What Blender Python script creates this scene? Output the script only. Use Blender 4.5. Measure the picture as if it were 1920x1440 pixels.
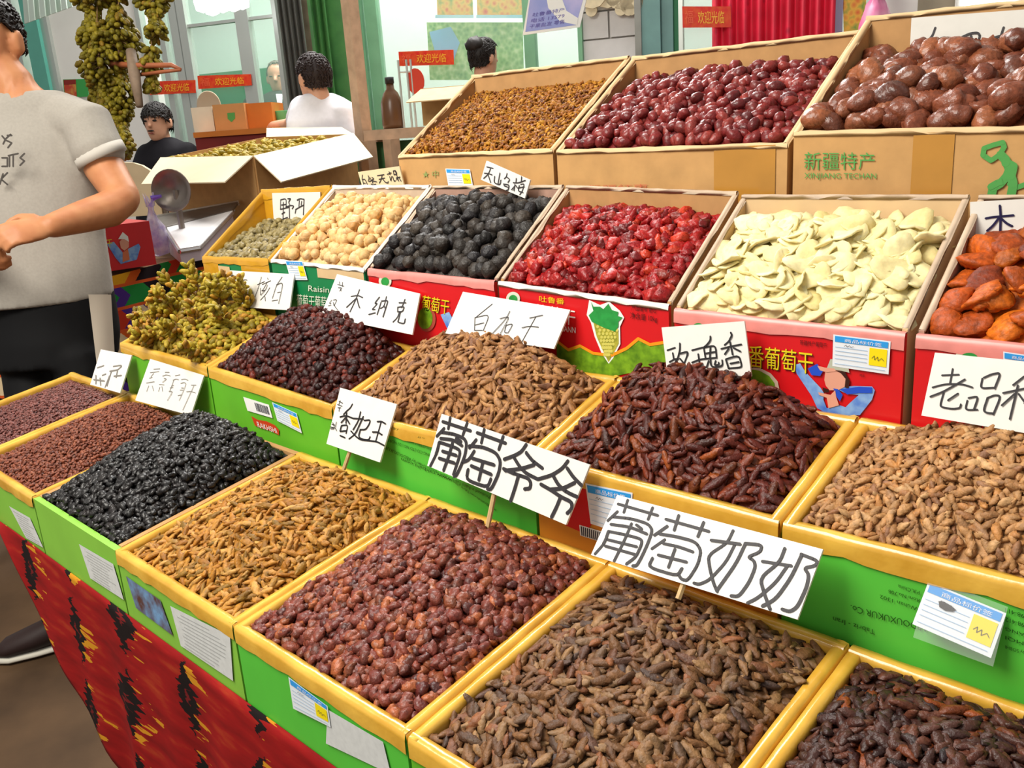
import bpy, bmesh, math, random
import numpy as np
from mathutils import Matrix, Vector, Euler
R = math.radians
scene = bpy.context.scene
for _o in list(bpy.data.objects): bpy.data.objects.remove(_o)
COL = scene.collection
random.seed(7); RNG = np.random.default_rng(11)

# ------------------------------------------------------------------ camera
H_CAM, F_PX = 1.35, 1681.0
PITCH, ROLL, YAW = R(16.2), R(-3.9), R(44.56)
_fw = np.array([-math.sin(YAW)*math.cos(PITCH), math.cos(YAW)*math.cos(PITCH), -math.sin(PITCH)])
_rt = np.array([math.cos(YAW), math.sin(YAW), 0.0])
_up = np.cross(_rt, _fw)
CR = _rt*math.cos(ROLL) + _up*math.sin(ROLL)
CU = -_rt*math.sin(ROLL) + _up*math.cos(ROLL)
CP = np.array([0, 0, H_CAM])
cam_d = bpy.data.cameras.new('camera'); cam = bpy.data.objects.new('camera', cam_d); COL.objects.link(cam)
cam_d.sensor_fit = 'HORIZONTAL'; cam_d.sensor_width = 36; cam_d.lens = F_PX*36/1920
cam_d.clip_start = .02; cam_d.clip_end = 200
cam.matrix_world = Matrix(((CR[0], CU[0], -_fw[0], 0), (CR[1], CU[1], -_fw[1], 0), (CR[2], CU[2], -_fw[2], H_CAM), (0, 0, 0, 1)))
scene.camera = cam

# ------------------------------------------------------------------ light
scene.view_settings.view_transform = 'Standard'; scene.view_settings.look = 'None'
scene.view_settings.gamma = 1; scene.view_settings.use_curve_mapping = False
scene.view_settings.exposure = 0.1
world = bpy.data.worlds.new('world'); scene.world = world; world.use_nodes = True
world.node_tree.nodes['Background'].inputs[0].default_value = (1.0, .97, .92, 1)
world.node_tree.nodes['Background'].inputs[1].default_value = .42
def area(name, loc, aim, size, energy, col=(1, 1, 1), sy=None):
    d = bpy.data.lights.new(name, 'AREA'); d.energy = energy; d.color = col; d.size = size
    if sy: d.shape = 'RECTANGLE'; d.size_y = sy
    o = bpy.data.objects.new(name, d); COL.objects.link(o); o.location = loc
    o.rotation_euler = (Vector(aim)-Vector(loc)).to_track_quat('-Z', 'Y').to_euler()
    return o
area('stall_skylight', (-1.6, -.55, 3.15), (-.9, .9, .9), 1.5, 118, (1, .95, .86))
area('aisle_skylight', (-4.9, 4.3, 4.4), (-4.6, 3.6, 0), 3.0, 430, (1, .98, .95))

# ------------------------------------------------------------------ pixels to places
def ray(px, py):
    return CR*((px-960)/F_PX) - CU*((py-720)/F_PX) + _fw
def onY(px, py, Y):
    d = ray(px, py); return d*(Y/d[1]) + CP
def onZ(px, py, Z):
    d = ray(px, py); return d*((Z-H_CAM)/d[2]) + CP
def onplane(px, py, p0, n):
    d = ray(px, py); p0 = np.asarray(p0, float); n = np.asarray(n, float)
    return d*(n@(p0-CP))/(n@d) + CP
def atdepth(px, py, zc):
    return ray(px, py)*zc + CP
def proj(V):
    V = np.atleast_2d(V)-CP; z = V@_fw
    return np.stack([960+F_PX*(V@CR)/z, 720-F_PX*(V@CU)/z, z], 1)

# ------------------------------------------------------------------ materials
def rgb(h, a=1.0):
    h = h.lstrip('#'); c = [int(h[i:i+2], 16)/255 for i in (0, 2, 4)]
    return tuple(x/12.92 if x <= .04045 else ((x+.055)/1.055)**2.4 for x in c) + (a,)
MATS = {}
def nodemat(name):
    m = bpy.data.materials.new(name); m.use_nodes = True
    nt = m.node_tree; b = nt.nodes['Principled BSDF']
    return m, nt, b
def N(nt, typ, **kw):
    n = nt.nodes.new(typ)
    for k, v in kw.items():
        if k in n.inputs: n.inputs[k].default_value = v
        else: setattr(n, k, v)
    return n
def ramp(nt, cols, pos=None, interp='LINEAR'):
    r = nt.nodes.new('ShaderNodeValToRGB'); e = r.color_ramp.elements; r.color_ramp.interpolation = interp
    n = len(cols); pos = pos or [i/max(1, n-1) for i in range(n)]
    while len(e) < n: e.new(.5)
    for i, c in enumerate(cols): e[i].position = pos[i]; e[i].color = rgb(c) if isinstance(c, str) else c
    return r
def mat(name, col, rough=.6, spec=.4, noise=0, nscale=40, bump=0, bscale=200, metal=0, alpha=1, trans=0, col2=None, emit=0, coat=0):
    if name in MATS: return MATS[name]
    m, nt, b = nodemat(name); L = nt.links
    c = rgb(col) if isinstance(col, str) else col
    b.inputs['Base Color'].default_value = c; b.inputs['Roughness'].default_value = rough
    b.inputs['Specular IOR Level'].default_value = spec; b.inputs['Metallic'].default_value = metal
    b.inputs['Alpha'].default_value = alpha; b.inputs['Transmission Weight'].default_value = trans
    b.inputs['Coat Weight'].default_value = coat
    if emit:
        b.inputs['Emission Color'].default_value = c; b.inputs['Emission Strength'].default_value = emit
    if noise or bump:
        g = nt.nodes.new('ShaderNodeNewGeometry')
    if noise:
        n1 = N(nt, 'ShaderNodeTexNoise', Scale=nscale, Detail=5.0); L.new(g.outputs['Position'], n1.inputs['Vector'])
        c2 = rgb(col2) if col2 else tuple(x*(1-noise) for x in c[:3])+(1,)
        r = ramp(nt, [c, c2], [.35, .75]); L.new(n1.outputs['Fac'], r.inputs['Fac']); L.new(r.outputs['Color'], b.inputs['Base Color'])
    if bump:
        n2 = N(nt, 'ShaderNodeTexNoise', Scale=bscale, Detail=3.0); L.new(g.outputs['Position'], n2.inputs['Vector'])
        bp = N(nt, 'ShaderNodeBump', Strength=bump, Distance=.002); L.new(n2.outputs['Fac'], bp.inputs['Height']); L.new(bp.outputs['Normal'], b.inputs['Normal'])
    MATS[name] = m; return m
def pile_mat(name, cols, rough=.45, spec=.4, bump=.5, bscale=320, mott=.35, mscale=150, coat=0, sub=0):
    m, nt, b = nodemat(name); L = nt.links
    oi = nt.nodes.new('ShaderNodeObjectInfo'); g = nt.nodes.new('ShaderNodeNewGeometry')
    ad = N(nt, 'ShaderNodeMath', operation='ADD'); L.new(oi.outputs['Random'], ad.inputs[0]); L.new(g.outputs['Random Per Island'], ad.inputs[1])
    fr = N(nt, 'ShaderNodeMath', operation='FRACT'); L.new(ad.outputs[0], fr.inputs[0])
    r = ramp(nt, cols); L.new(fr.outputs[0], r.inputs['Fac'])
    n1 = N(nt, 'ShaderNodeTexNoise', Scale=mscale, Detail=4.0); L.new(g.outputs['Position'], n1.inputs['Vector'])
    mr = N(nt, 'ShaderNodeMapRange'); mr.inputs[1].default_value = .3; mr.inputs[2].default_value = .7; mr.inputs[3].default_value = 1-mott; mr.inputs[4].default_value = 1+mott*.6
    L.new(n1.outputs['Fac'], mr.inputs[0])
    mx = N(nt, 'ShaderNodeMix', data_type='RGBA', blend_type='MULTIPLY'); mx.inputs[0].default_value = 1
    L.new(r.outputs['Color'], mx.inputs[6]); L.new(mr.outputs[0], mx.inputs[7]); L.new(mx.outputs[2], b.inputs['Base Color'])
    b.inputs['Roughness'].default_value = rough; b.inputs['Specular IOR Level'].default_value = spec; b.inputs['Coat Weight'].default_value = coat
    if sub:
        b.inputs['Subsurface Weight'].default_value = sub; b.inputs['Subsurface Radius'].default_value = (.006, .003, .0015); b.inputs['Subsurface Scale'].default_value = 1
    n2 = N(nt, 'ShaderNodeTexNoise', Scale=bscale, Detail=3.0); L.new(g.outputs['Position'], n2.inputs['Vector'])
    bp = N(nt, 'ShaderNodeBump', Strength=bump, Distance=.002); L.new(n2.outputs['Fac'], bp.inputs['Height']); L.new(bp.outputs['Normal'], b.inputs['Normal'])
    MATS[name] = m; return m

# ------------------------------------------------------------------ objects
def props(o, label=None, cat=None, group=None, kind=None):
    if label: o['label'] = label
    if cat: o['category'] = cat
    if group: o['group'] = group
    if kind: o['kind'] = kind
    return o
WM = {}
def wm(o):
    return WM.get(o.name, Matrix.Identity(4))
def thing(name, loc, label, cat, group=None, rotz=0):
    o = bpy.data.objects.new(name, None); COL.objects.link(o); o.empty_display_size = .05
    o.location = loc; o.rotation_euler = (0, 0, rotz); WM[o.name] = Matrix.Translation(loc) @ Matrix.Rotation(rotz, 4, 'Z')
    return props(o, label, cat, group)
def mk(name, verts, faces, material, parent=None, smooth=False, label=None, **kw):
    """one mesh object from world-space vertices; parented parts keep their thing's own frame"""
    me = bpy.data.meshes.new(name); M = Matrix.Identity(4)
    V = np.asarray(verts, float).reshape(-1, 3)
    if parent is not None: M = wm(parent)
    else: M = Matrix.Translation(Vector(((V[:, 0].min()+V[:, 0].max())/2, (V[:, 1].min()+V[:, 1].max())/2, V[:, 2].min())))
    Mi = np.array(M.inverted()); V = V@Mi[:3, :3].T + Mi[:3, 3]
    me.from_pydata([tuple(v) for v in V], [], [tuple(f) for f in faces]); me.validate(); me.update()
    if smooth: me.polygons.foreach_set('use_smooth', [True]*len(me.polygons))
    o = bpy.data.objects.new(name, me); COL.objects.link(o)
    if isinstance(material, (list, tuple)):
        for mm in material: me.materials.append(mm)
    else: me.materials.append(material)
    if parent is not None: o.parent = parent
    else: o.matrix_world = M
    WM[o.name] = M
    return props(o, label, **kw)
class MB:
    def __init__(s): s.v = []; s.f = []
    def add(s, v, f):
        k = len(s.v); s.v += [tuple(map(float, p)) for p in v]; s.f += [tuple(i+k for i in q) for q in f]; return s
    def hexa(s, c):   # c: 4 bottom (ccw) + 4 top
        return s.add(c, [(3, 2, 1, 0), (4, 5, 6, 7), (0, 1, 5, 4), (1, 2, 6, 5), (2, 3, 7, 6), (3, 0, 4, 7)])
    def box(s, a, b):
        (x0, y0, z0), (x1, y1, z1) = a, b
        return s.hexa([(x0, y0, z0), (x1, y0, z0), (x1, y1, z0), (x0, y1, z0), (x0, y0, z1), (x1, y0, z1), (x1, y1, z1), (x0, y1, z1)])
    def tube(s, pts, r, n=8, cap=True):
        pts = [np.asarray(p, float) for p in pts]; rs = r if hasattr(r, '__len__') else [r]*len(pts); rings = []
        for i, p in enumerate(pts):
            t = pts[min(i+1, len(pts)-1)]-pts[max(i-1, 0)]; t = t/(np.linalg.norm(t)+1e-9)
            a = np.cross(t, (0, 0, 1) if abs(t[2]) < .9 else (1, 0, 0)); a /= np.linalg.norm(a); b = np.cross(t, a)
            rings.append([p+rs[i]*(a*math.cos(2*math.pi*k/n)+b*math.sin(2*math.pi*k/n)) for k in range(n)])
        f = []
        for i in range(len(pts)-1):
            for k in range(n): f.append((i*n+k, i*n+(k+1) % n, (i+1)*n+(k+1) % n, (i+1)*n+k))
        if cap: f += [tuple(range(n))[::-1], tuple(range((len(pts)-1)*n, len(pts)*n))]
        return s.add([q for g in rings for q in g], f)
    def slab(s, quad, t, n=None):  # planar polygon extruded by t along its normal
        q = [np.asarray(p, float) for p in quad]
        if n is None:
            n = np.cross(q[1]-q[0], q[2]-q[0]); n = n/np.linalg.norm(n)
        m = len(q); v = q+[p+n*t for p in q]
        return s.add(v, [tuple(range(m))[::-1], tuple(range(m, 2*m))]+[(i, (i+1) % m, m+(i+1) % m, m+i) for i in range(m)])
    def build(s, name, material, parent=None, **kw): return mk(name, s.v, s.f, material, parent, **kw)
def lathe(prof, n=20):
    v = []; f = []
    for r, z in prof: v += [(r*math.cos(2*math.pi*k/n), r*math.sin(2*math.pi*k/n), z) for k in range(n)]
    for i in range(len(prof)-1):
        for k in range(n): f.append((i*n+k, i*n+(k+1) % n, (i+1)*n+(k+1) % n, (i+1)*n+k))
    return np.array(v), f
# ------------------------------------------------------------------ cartons
M_CARD = mat('cardboard', '#c79a62', .75, .25, .18, 25, .15, 90)
M_CARD_IN = mat('cardboard inside', '#b98d5c', .8, .2, .2, 30)
M_CARD_PALE = mat('pale cardboard', '#d9b98c', .75, .25, .12, 25)
M_PINKIN = mat('pinkish grey cardboard inside', '#b08a78', .7, .3, .25, 35)
M_TAPE = mat('yellow packing tape', '#e2b348', .26, .5, .2, 16, .5, 45, coat=.3, col2='#c48f28')
M_TAPE2 = mat('amber packing tape', '#d29a24', .25, .55, .2, 20, .35, 60, coat=.3)
M_BROWNTAPE = mat('brown tape', '#b98436', .25, .5, .15, 20, coat=.3)
M_GREEN = mat('green printed card', '#66bb2c', .45, .4, .12, 14)
M_GREENBR = mat('bright green printed card', '#58c440', .42, .4, .1, 14)
M_GREENLT = mat('lime printed card', '#86c244', .5, .4, .1, 14)
M_TEAL = mat('dark green printed card', '#12804a', .4, .45, .12, 16)
M_RED = mat('red printed card', '#d8161c', .35, .5, .1, 14)
M_PINKRIM = mat('pale pink rim', '#e58f86', .35, .5, .2, 40)
M_ORANGE = mat('orange printed card', '#ee962f', .45, .4, .15, 12)
M_WHITE = mat('white paper', '#f2f2ee', .6, .3)
M_CLEARTAPE = mat('clear film', '#ffffff', .08, .6, alpha=.16)

def rimtape(parent, p0, p1, wdir, th, band_out, band_in, m, name='tape_rim', seed=0, over=.0018):
    """tape folded over a wall's top edge from p0 to p1; wdir points to the inside"""
    rr = random.Random(seed); p0 = np.asarray(p0, float); p1 = np.asarray(p1, float); w = np.asarray(wdir, float)
    L = np.linalg.norm(p1-p0); n = max(4, int(L/.022)); up = np.array([0, 0, 1.0]); v = []; f = []
    for i in range(n+1):
        c = p0+(p1-p0)*i/n; j = lambda a: rr.uniform(-a, a)
        o = over; bo = band_out+j(.0025); bi = band_in+j(.003)
        prof = [(-o-.0002, -bo), (-o+j(.0005), -.005), (-o*.2, o*.9+j(.0006)), (th*.5, o*1.5+j(.001)), (th+o*.2, o*.9+j(.0006)), (th+o+j(.0005), -.005), (th+o*.8, -bi)]
        v += [c+w*a+up*b for a, b in prof]
    k = 7
    for i in range(n):
        for q in range(k-1): f.append((i*k+q, (i+1)*k+q, (i+1)*k+q+1, i*k+q+1))
    return mk(name, v, f, m, parent, smooth=True)

CARTON = {}
def carton(key, name, label, Y, fl, fr, tilt, depth, hf, th, m_front, m_side, m_in, tape=None, tape_sides='flrb', group=None, band=(.02, .012), tapename='tape_rim', rim=None):
    (xl, zl), (xr, zr) = fl, fr
    zb = min(zl, zr)-hf; rise = depth*math.tan(R(tilt)); yb = Y+depth
    t = thing(name, ((xl+xr)/2, Y+depth/2, zb), label, 'box', group)
    zf = lambda x: zl+(zr-zl)*(x-xl)/(xr-xl)
    # front, back, two sides, bottom
    fp = MB().hexa([(xl, Y, zb), (xr, Y, zb), (xr, Y+th, zb), (xl, Y+th, zb), (xl, Y, zl), (xr, Y, zr), (xr, Y+th, zr), (xl, Y+th, zl)]).build('front_panel', m_front, t)
    MB().hexa([(xl, yb-th, zb), (xr, yb-th, zb), (xr, yb, zb), (xl, yb, zb), (xl, yb-th, zl+rise), (xr, yb-th, zr+rise), (xr, yb, zr+rise), (xl, yb, zl+rise)]).build('back_panel', m_in, t)
    for x0, x1 in ((xl, xl+th), (xr-th, xr)):
        za, zc = zf(x0), zf(x1); ss = [(x0, Y+th), (x1, Y+th), (x1, yb-th), (x0, yb-th)]
        MB().hexa([(x, y, zb) for x, y in ss]+[(x, y, zf(x)+rise*(y-Y)/depth) for x, y in ss]).build('side_panel', [m_in], t)
    MB().box((xl+th, Y+th, zb), (xr-th, yb-th, zb+.004)).build('bottom_panel', m_in, t)
    if tape:
        e = .0008
        for s in tape_sides:
            if s == 'f': rimtape(t, (xl, Y, zl), (xr, Y, zr), (0, 1, 0), th, band[0], band[1], tape, tapename, ord(key[0]))
            if s == 'b': rimtape(t, (xl, yb, zl+rise), (xr, yb, zr+rise), (0, -1, 0), th, band[0], band[1], tape, tapename, 5)
            if s == 'l': rimtape(t, (xl, Y, zl), (xl, yb, zl+rise), (1, 0, 0), th, band[0]*.6, band[1], tape, tapename, 6)
            if s == 'r': rimtape(t, (xr, Y, zr), (xr, yb, zr+rise), (-1, 0, 0), th, band[0]*.6, band[1], tape, tapename, 7)
    CARTON[key] = dict(t=t, fp=fp, Y=Y, xl=xl, xr=xr, zl=zl, zr=zr, depth=depth, rise=rise, th=th, tilt=tilt, zf=zf, zb=zb)
    return t

G1 = 'cartons of the front row'; G2 = 'cartons of the second row'; G3 = 'cartons of the third row'; G4 = 'cardboard cartons of the top row'
Y1, Y2, Y3, Y4 = .45, .80, 1.0, 1.21
z1, z2, z3, z4 = .774, .930, 1.106, 1.300
g = .0025
def row1(key, label, xl, xr, mf, tape=M_TAPE, dz=0, **kw):
    carton(key, 'raisin_carton', label, Y1, (xl+g, z1+dz), (xr-g, z1+dz), 8.5, .336, .11, .011, mf, M_CARD_IN, M_CARD_IN, tape, group=G1, **kw)
row1('A', 'yellow-taped carton of fine purple-brown currants at the left end, front row', -2.305, -1.975, M_GREENLT)
row1('B', 'yellow-taped carton of fine reddish-brown currants beside the black raisins', -1.975, -1.640, M_GREENLT)
row1('C', 'lime green carton with untaped front rim, heaped with black raisins', -1.640, -1.300, M_GREENLT, None)
row1('D', 'yellow-taped green carton of golden-brown long raisins, front row', -1.300, -.955, M_GREENLT)
row1('E', 'yellow-taped bright green carton of round red-brown raisins, front row', -.955, -.622, M_GREENBR)
row1('F', 'yellow-taped carton of grey-brown raisins below the widest sign, front row', -.622, -.322, M_GREEN)
row1('G', 'yellow-taped carton of dark purple-brown raisins in the near right corner', -.322, .02, M_GREEN)
def row2(key, label, xl, xr, zl, zr, mf, tape=M_TAPE, **kw):
    carton(key, 'raisin_carton', label, Y2, (xl+g, zl), (xr-g, zr), 17.4, .192, .115, .011, mf, M_CARD_IN, M_CARD_IN, tape, group=G2, band=(.021, .012), **kw)
row2('H', 'yellow-taped green carton heaped with yellow-green grape clusters', -2.02, -1.618, .931, .931, M_GREEN)
row2('I', 'yellow-taped green carton of dark red round raisins with barcode sticker', -1.618, -1.205, .93, .918, M_GREEN)
row2('J', 'yellow-taped green carton of light brown long raisins, second row', -1.205, -.757, .915, .928, M_GREENBR)
row2('K', 'yellow-taped orange and green carton of dark red-brown long raisins', -.757, -.407, .928, .930, M_ORANGE)
row2('L', 'yellow-taped bright green carton of pale brown raisins at the right', -.407, .06, .930, .938, M_GREENBR)
def row3(key, label, xl, xr, zl, zr, mf, min_, tape=None, hf=.13, tilt=36.5, **kw):
    carton(key, 'dried_fruit_carton', label, Y3, (xl+g, zl), (xr-g, zr), tilt, .182, hf, .006, mf, min_, min_, tape, group=G3, **kw)
M_PALEIN = mat('pale grey card inside', '#c9b49c', .6, .35, .2, 30)
M_WHITERIM = mat('white worn rim', '#e6dcd2', .5, .4, .15, 40)
row3('M', 'yellow-taped teal carton holding wild nuts, leftmost of the third row', -1.962, -1.672, 1.099, 1.108, M_TEAL, M_TAPE2, M_TAPE2, band=(.012, .02))
row3('N', 'dark green carton with worn white rim filled with pale dried figs', -1.668, -1.345, 1.108, 1.108, M_TEAL, M_PALEIN, M_WHITERIM, band=(.004, .004), tapename='worn_rim')
row3('O', 'red carton filled with black prunes behind the sign with small side characters', -1.339, -1.006, 1.108, 1.108, M_RED, M_PINKIN, M_PINKRIM, tape_sides='f', band=(.012, .003), tapename='film_rim')
row3('P', 'red carton printed with a grape bunch, filled with red cherries', -1.002, -.676, 1.108, 1.098, M_RED, M_CARD_IN, M_WHITERIM, tape_sides='f', band=(.003, .003), tapename='worn_rim')
row3('Q', 'red carton printed with a girl, filled with white melon slices', -.672, -.362, 1.094, 1.095, M_RED, M_CARD_PALE, M_PINKRIM, tape_sides='f', band=(.016, .003), tapename='film_rim')
row3('S', 'red carton of orange dried apricots at the right end of the third row', -.355, -.03, 1.095, 1.095, M_RED, M_PINKIN, M_PINKRIM, tape_sides='f', band=(.014, .003), tapename='film_rim')
def row4(key, label, xl, xr, zl, zr, depth=.232, tilt=33.4, hf=.14, **kw):
    carton(key, 'cardboard_carton', label, Y4, (xl+g, zl), (xr-g, zr), tilt, depth, hf, .007, M_CARD, M_CARD, M_CARD_IN, M_CARD_PALE, group=G4, band=(.002, .002), tapename='cut_edge', **kw)
row4('T', 'brown cardboard carton of yellow-brown flower buds, left of the top row', -1.475, -1.052, 1.300, 1.300)
row4('U', 'brown cardboard carton of small red dates, middle of the top row', -1.048, -.615, 1.298, 1.296)
row4('V', 'brown cardboard carton of large brown dates with green printing', -.611, -.13, 1.311, 1.30, tilt=34)
M_TANRIM = mat('tan worn rim', '#cbb39a', .45, .4, .2, 40)
for _k in 'OPQS':
    _c = CARTON[_k]
    for _x, _w in ((_c['xl'], 1), (_c['xr'], -1)): rimtape(_c['t'], (_x, _c['Y']+.007, _c['zf'](_x)+.007*math.tan(R(36.5))), (_x, _c['Y']+_c['depth'], _c['zf'](_x)+_c['rise']), (_w, 0, 0), _c['th'], .002, .002, M_TANRIM, 'worn_rim', 8, .0009)
    rimtape(_c['t'], (_c['xl'], _c['Y']+_c['depth'], _c['zl']+_c['rise']), (_c['xr'], _c['Y']+_c['depth'], _c['zr']+_c['rise']), (0, -1, 0), _c['th'], .002, .002, M_TANRIM, 'worn_rim', 9, .0009)
# brown tape strips on the top row's fronts
def panelquad(key, x0, x1, za, zb_, off=.0012):
    y = CARTON[key]['Y']-off
    return [(x0, y, za), (x1, y, za), (x1, y, zb_), (x0, y, zb_)]
mk('tape_strip', panelquad('U', -.735, -.635, 1.17, 1.296), [(0, 1, 2, 3)], M_BROWNTAPE, CARTON['U']['t'])
mk('tape_strip', panelquad('V', -.445, -.395, 1.18, 1.304), [(0, 1, 2, 3)], M_BROWNTAPE, CARTON['V']['t'])
mk('tape_strip', panelquad('M', -1.962+.003, -1.89, .99, 1.095), [(0, 1, 2, 3)], M_TAPE2, CARTON['M']['t'])
mk('tape_strip', panelquad('M', -1.79, -1.675, .99, 1.098), [(0, 1, 2, 3)], M_TAPE2, CARTON['M']['t'])
mk('tape_strip', panelquad('M', -1.89, -1.84, 1.05, 1.084, .0016), [(0, 1, 2, 3)], M_CARD_PALE, CARTON['M']['t'])
mk('tape_strip', panelquad('N', -1.50, -1.35, 1.083, 1.104), [(0, 1, 2, 3)], M_CARD_PALE, CARTON['N']['t'])

# ------------------------------------------------------------------ display stand under the cartons
M_WOOD = mat('rough wood', '#8a6238', .7, .3, .4, 30, .3, 80)
st = thing('display_stand', (-1.1, 1.0, 0), 'stepped wooden stand under the rows of cartons', 'stand')
def shelf(y0, y1, z, x0, x1=.08):
    MB().box((x0, y0, z-.018), (x1, y1, z)).build('shelf', M_WOOD, st)
shelf(.452, .79, .6635, -2.3); shelf(.79, .995, .803, -2.02); shelf(.995, 1.20, .962, -1.95); shelf(1.20, 1.46, 1.152, -1.46)
for x in (-1.35, -.7, .03):
    for y, z in ((.50, .645), (.84, .785), (1.05, .944), (1.42, 1.134)):
        MB().box((x-.02, y-.02, 0), (x+.02, y+.02, z)).build('leg', M_WOOD, st)
# ------------------------------------------------------------------ heaps of dried fruit
def blob(a, b, c, nu=8, nv=6, ridge=0, nridge=5, lump=0, bend=0, taper=0, seed=0, tipx=0):
    """closed wrinkled ellipsoid, long axis x; returns verts, faces"""
    r = np.random.default_rng(seed); v = [(-1, 0, 0)]; ph = r.uniform(0, 6.28, 6); fr = r.uniform(1.5, 3.5, (6, 3))
    for i in range(1, nv):
        t = math.pi*i/nv; x = -math.cos(t); s = math.sin(t)
        if tipx: s = s**(1+tipx)
        for k in range(nu):
            p = 2*math.pi*k/nu + .35*i
            q = 1+ridge*math.cos(nridge*p+ph[0]+1.3*x)+ridge*.5*math.cos((nridge+2)*p+ph[1]-2*x)
            v.append((x, s*math.cos(p)*q, s*math.sin(p)*q))
    v.append((1, 0, 0)); v = np.array(v)
    if lump:
        d = sum(np.sin(v@fr[k]*1.3+ph[k]) for k in range(6))/6
        v = v*(1+lump*d)[:, None]
    v[:, 1:] *= (1+taper*v[:, :1])
    v[:, 2] += bend*(v[:, 0]**2-.4)
    v = v*np.array([a, b, c]); f = []
    for k in range(nu): f.append((0, 1+(k+1) % nu, 1+k))
    for i in range(nv-2):
        for k in range(nu): f.append((1+i*nu+k, 1+i*nu+(k+1) % nu, 1+(i+1)*nu+(k+1) % nu, 1+(i+1)*nu+k))
    e = 1+(nv-1)*nu
    for k in range(nu): f.append((e, 1+(nv-2)*nu+k, 1+(nv-2)*nu+(k+1) % nu))
    return v, f
def rotmats(nrm, yaw, tilt, taz):
    """frames with z along nrm, turned by yaw and tipped"""
    n = len(nrm); up = nrm/np.linalg.norm(nrm, axis=1)[:, None]
    ax = np.stack([np.cos(taz), np.sin(taz), np.zeros(n)], 1)
    t1 = np.cross(ax, up); t1 /= np.linalg.norm(t1, axis=1)[:, None]; t2 = np.cross(up, t1)
    up = up*np.cos(tilt)[:, None]+t1*np.sin(tilt)[:, None]
    ax = np.cross(t2, up); ax /= np.linalg.norm(ax, axis=1)[:, None]; ay = np.cross(up, ax)
    x = ax*np.cos(yaw)[:, None]+ay*np.sin(yaw)[:, None]; y = -ax*np.sin(yaw)[:, None]+ay*np.cos(yaw)[:, None]
    return np.stack([x, y, up], 2)
# ------------------------------------------------------------------ hand-lettered signs
M_INK = mat('black marker', '#1c1a1c', .5, .3)
M_INKGREY = mat('grey marker', '#302d30', .5, .3)
M_INKFADE = mat('faded marker', '#807c76', .5, .3)
M_INKBLUE = mat('blue-black marker', '#1d1640', .5, .3)
M_BOARD = mat('white sign board', '#e4e1da', .35, .45, .04, 60)
M_BOARDG = mat('grey-white sign board', '#cfccc4', .5, .35, .05, 60)
M_BOARDC = mat('cream cardboard sign', '#e2cfa8', .6, .3, .08, 60)
M_STICK = mat('pale stick', '#cfae7c', .6, .3, .2, 120)
def frame(tilt, yaw):
    t, a = R(tilt), R(yaw)
    u = np.array([math.cos(a), math.sin(a), 0]); w = np.array([-math.sin(a)*math.cos(t), math.cos(a)*math.cos(t), math.sin(t)])
    n = np.cross(u, w); return u, w, (n if n[1] < 0 else -n)
def ribbon(mb, pts, w, nrm):
    """flat pen stroke with round ends through world points"""
    pts = [np.asarray(p, float) for p in pts]; n = nrm
    for i in range(len(pts)-1):
        d = pts[i+1]-pts[i]; s = np.cross(n, d); s = s/(np.linalg.norm(s)+1e-9)*w/2
        e = n*(2e-5*(len(mb.f) % 40)); mb.add([pts[i]-s+e, pts[i+1]-s+e, pts[i+1]+s+e, pts[i]+s+e], [(0, 1, 2, 3)])
    a = np.cross(n, (0, 0, 1.0)); a /= np.linalg.norm(a); b = np.cross(n, a)
    for p in pts:
        e = n*(2e-5*(len(mb.f) % 40)); mb.add([p+e+(a*math.cos(k*math.pi/4)+b*math.sin(k*math.pi/4))*w/2 for k in range(8)], [tuple(range(8))])
def parse(s):
    out = []
    for line in s.split(';'):
        v = [float(x) for x in line.replace(',', ' ').split()]
        if v: out.append([(v[i], v[i+1]) for i in range(0, len(v), 2)])
    return out
def smooth_line(pl):
    for _ in range(2):
        if len(pl) < 3: return pl
        out = [pl[0]]
        for i in range(len(pl)-1):
            (x0, y0), (x1, y1) = pl[i], pl[i+1]
            if i > 0: out.append((x0*.8+x1*.2, y0*.8+y1*.2))
            if i < len(pl)-2: out.append((x0*.2+x1*.8, y0*.2+y1*.8))
        pl = out+[pl[-1]]
    return pl
def sign(label, quad, Y, tilt, yaw, zo, strokes, w, ink, board=None, small=None, sw=0, stick=None, th=.003):
    u, wv, n = frame(tilt, yaw); p0 = onY(quad[3][0], quad[3][1], Y)
    on = lambda px, py: onplane(px, py, p0, n)
    q = [on(*c) for c in (quad[3], quad[2], quad[1], quad[0])]
    t = thing('price_sign', tuple((q[0]+q[1])/2), label, 'sign', 'hand-lettered signs')
    MB().slab(q, -th, n).build('board', board or M_BOARD, t)
    ox, oy, s = zo; dist = np.dot(p0-CP, _fw)
    for st_, wd in ((strokes, w), (small, sw)):
        if not st_: continue
        mb = MB()
        for pl in parse(st_):
            pl = smooth_line(pl)
            mb_pts = [onplane(ox+x/s, oy+y/s, p0+n*.0007, n) for x, y in pl]
            ribbon(mb, mb_pts, wd/s*dist/F_PX, n)
        mb.build('lettering', ink, t)
    if stick:
        a, b = [onplane(x, y, p0-n*(th+.003), n) for x, y in stick]
        a = a+(a-b)*.5; b = b+(b-a)*.35
        MB().tube([a, b], .0035, 6).build('stick', M_STICK, t)
    return t
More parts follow.
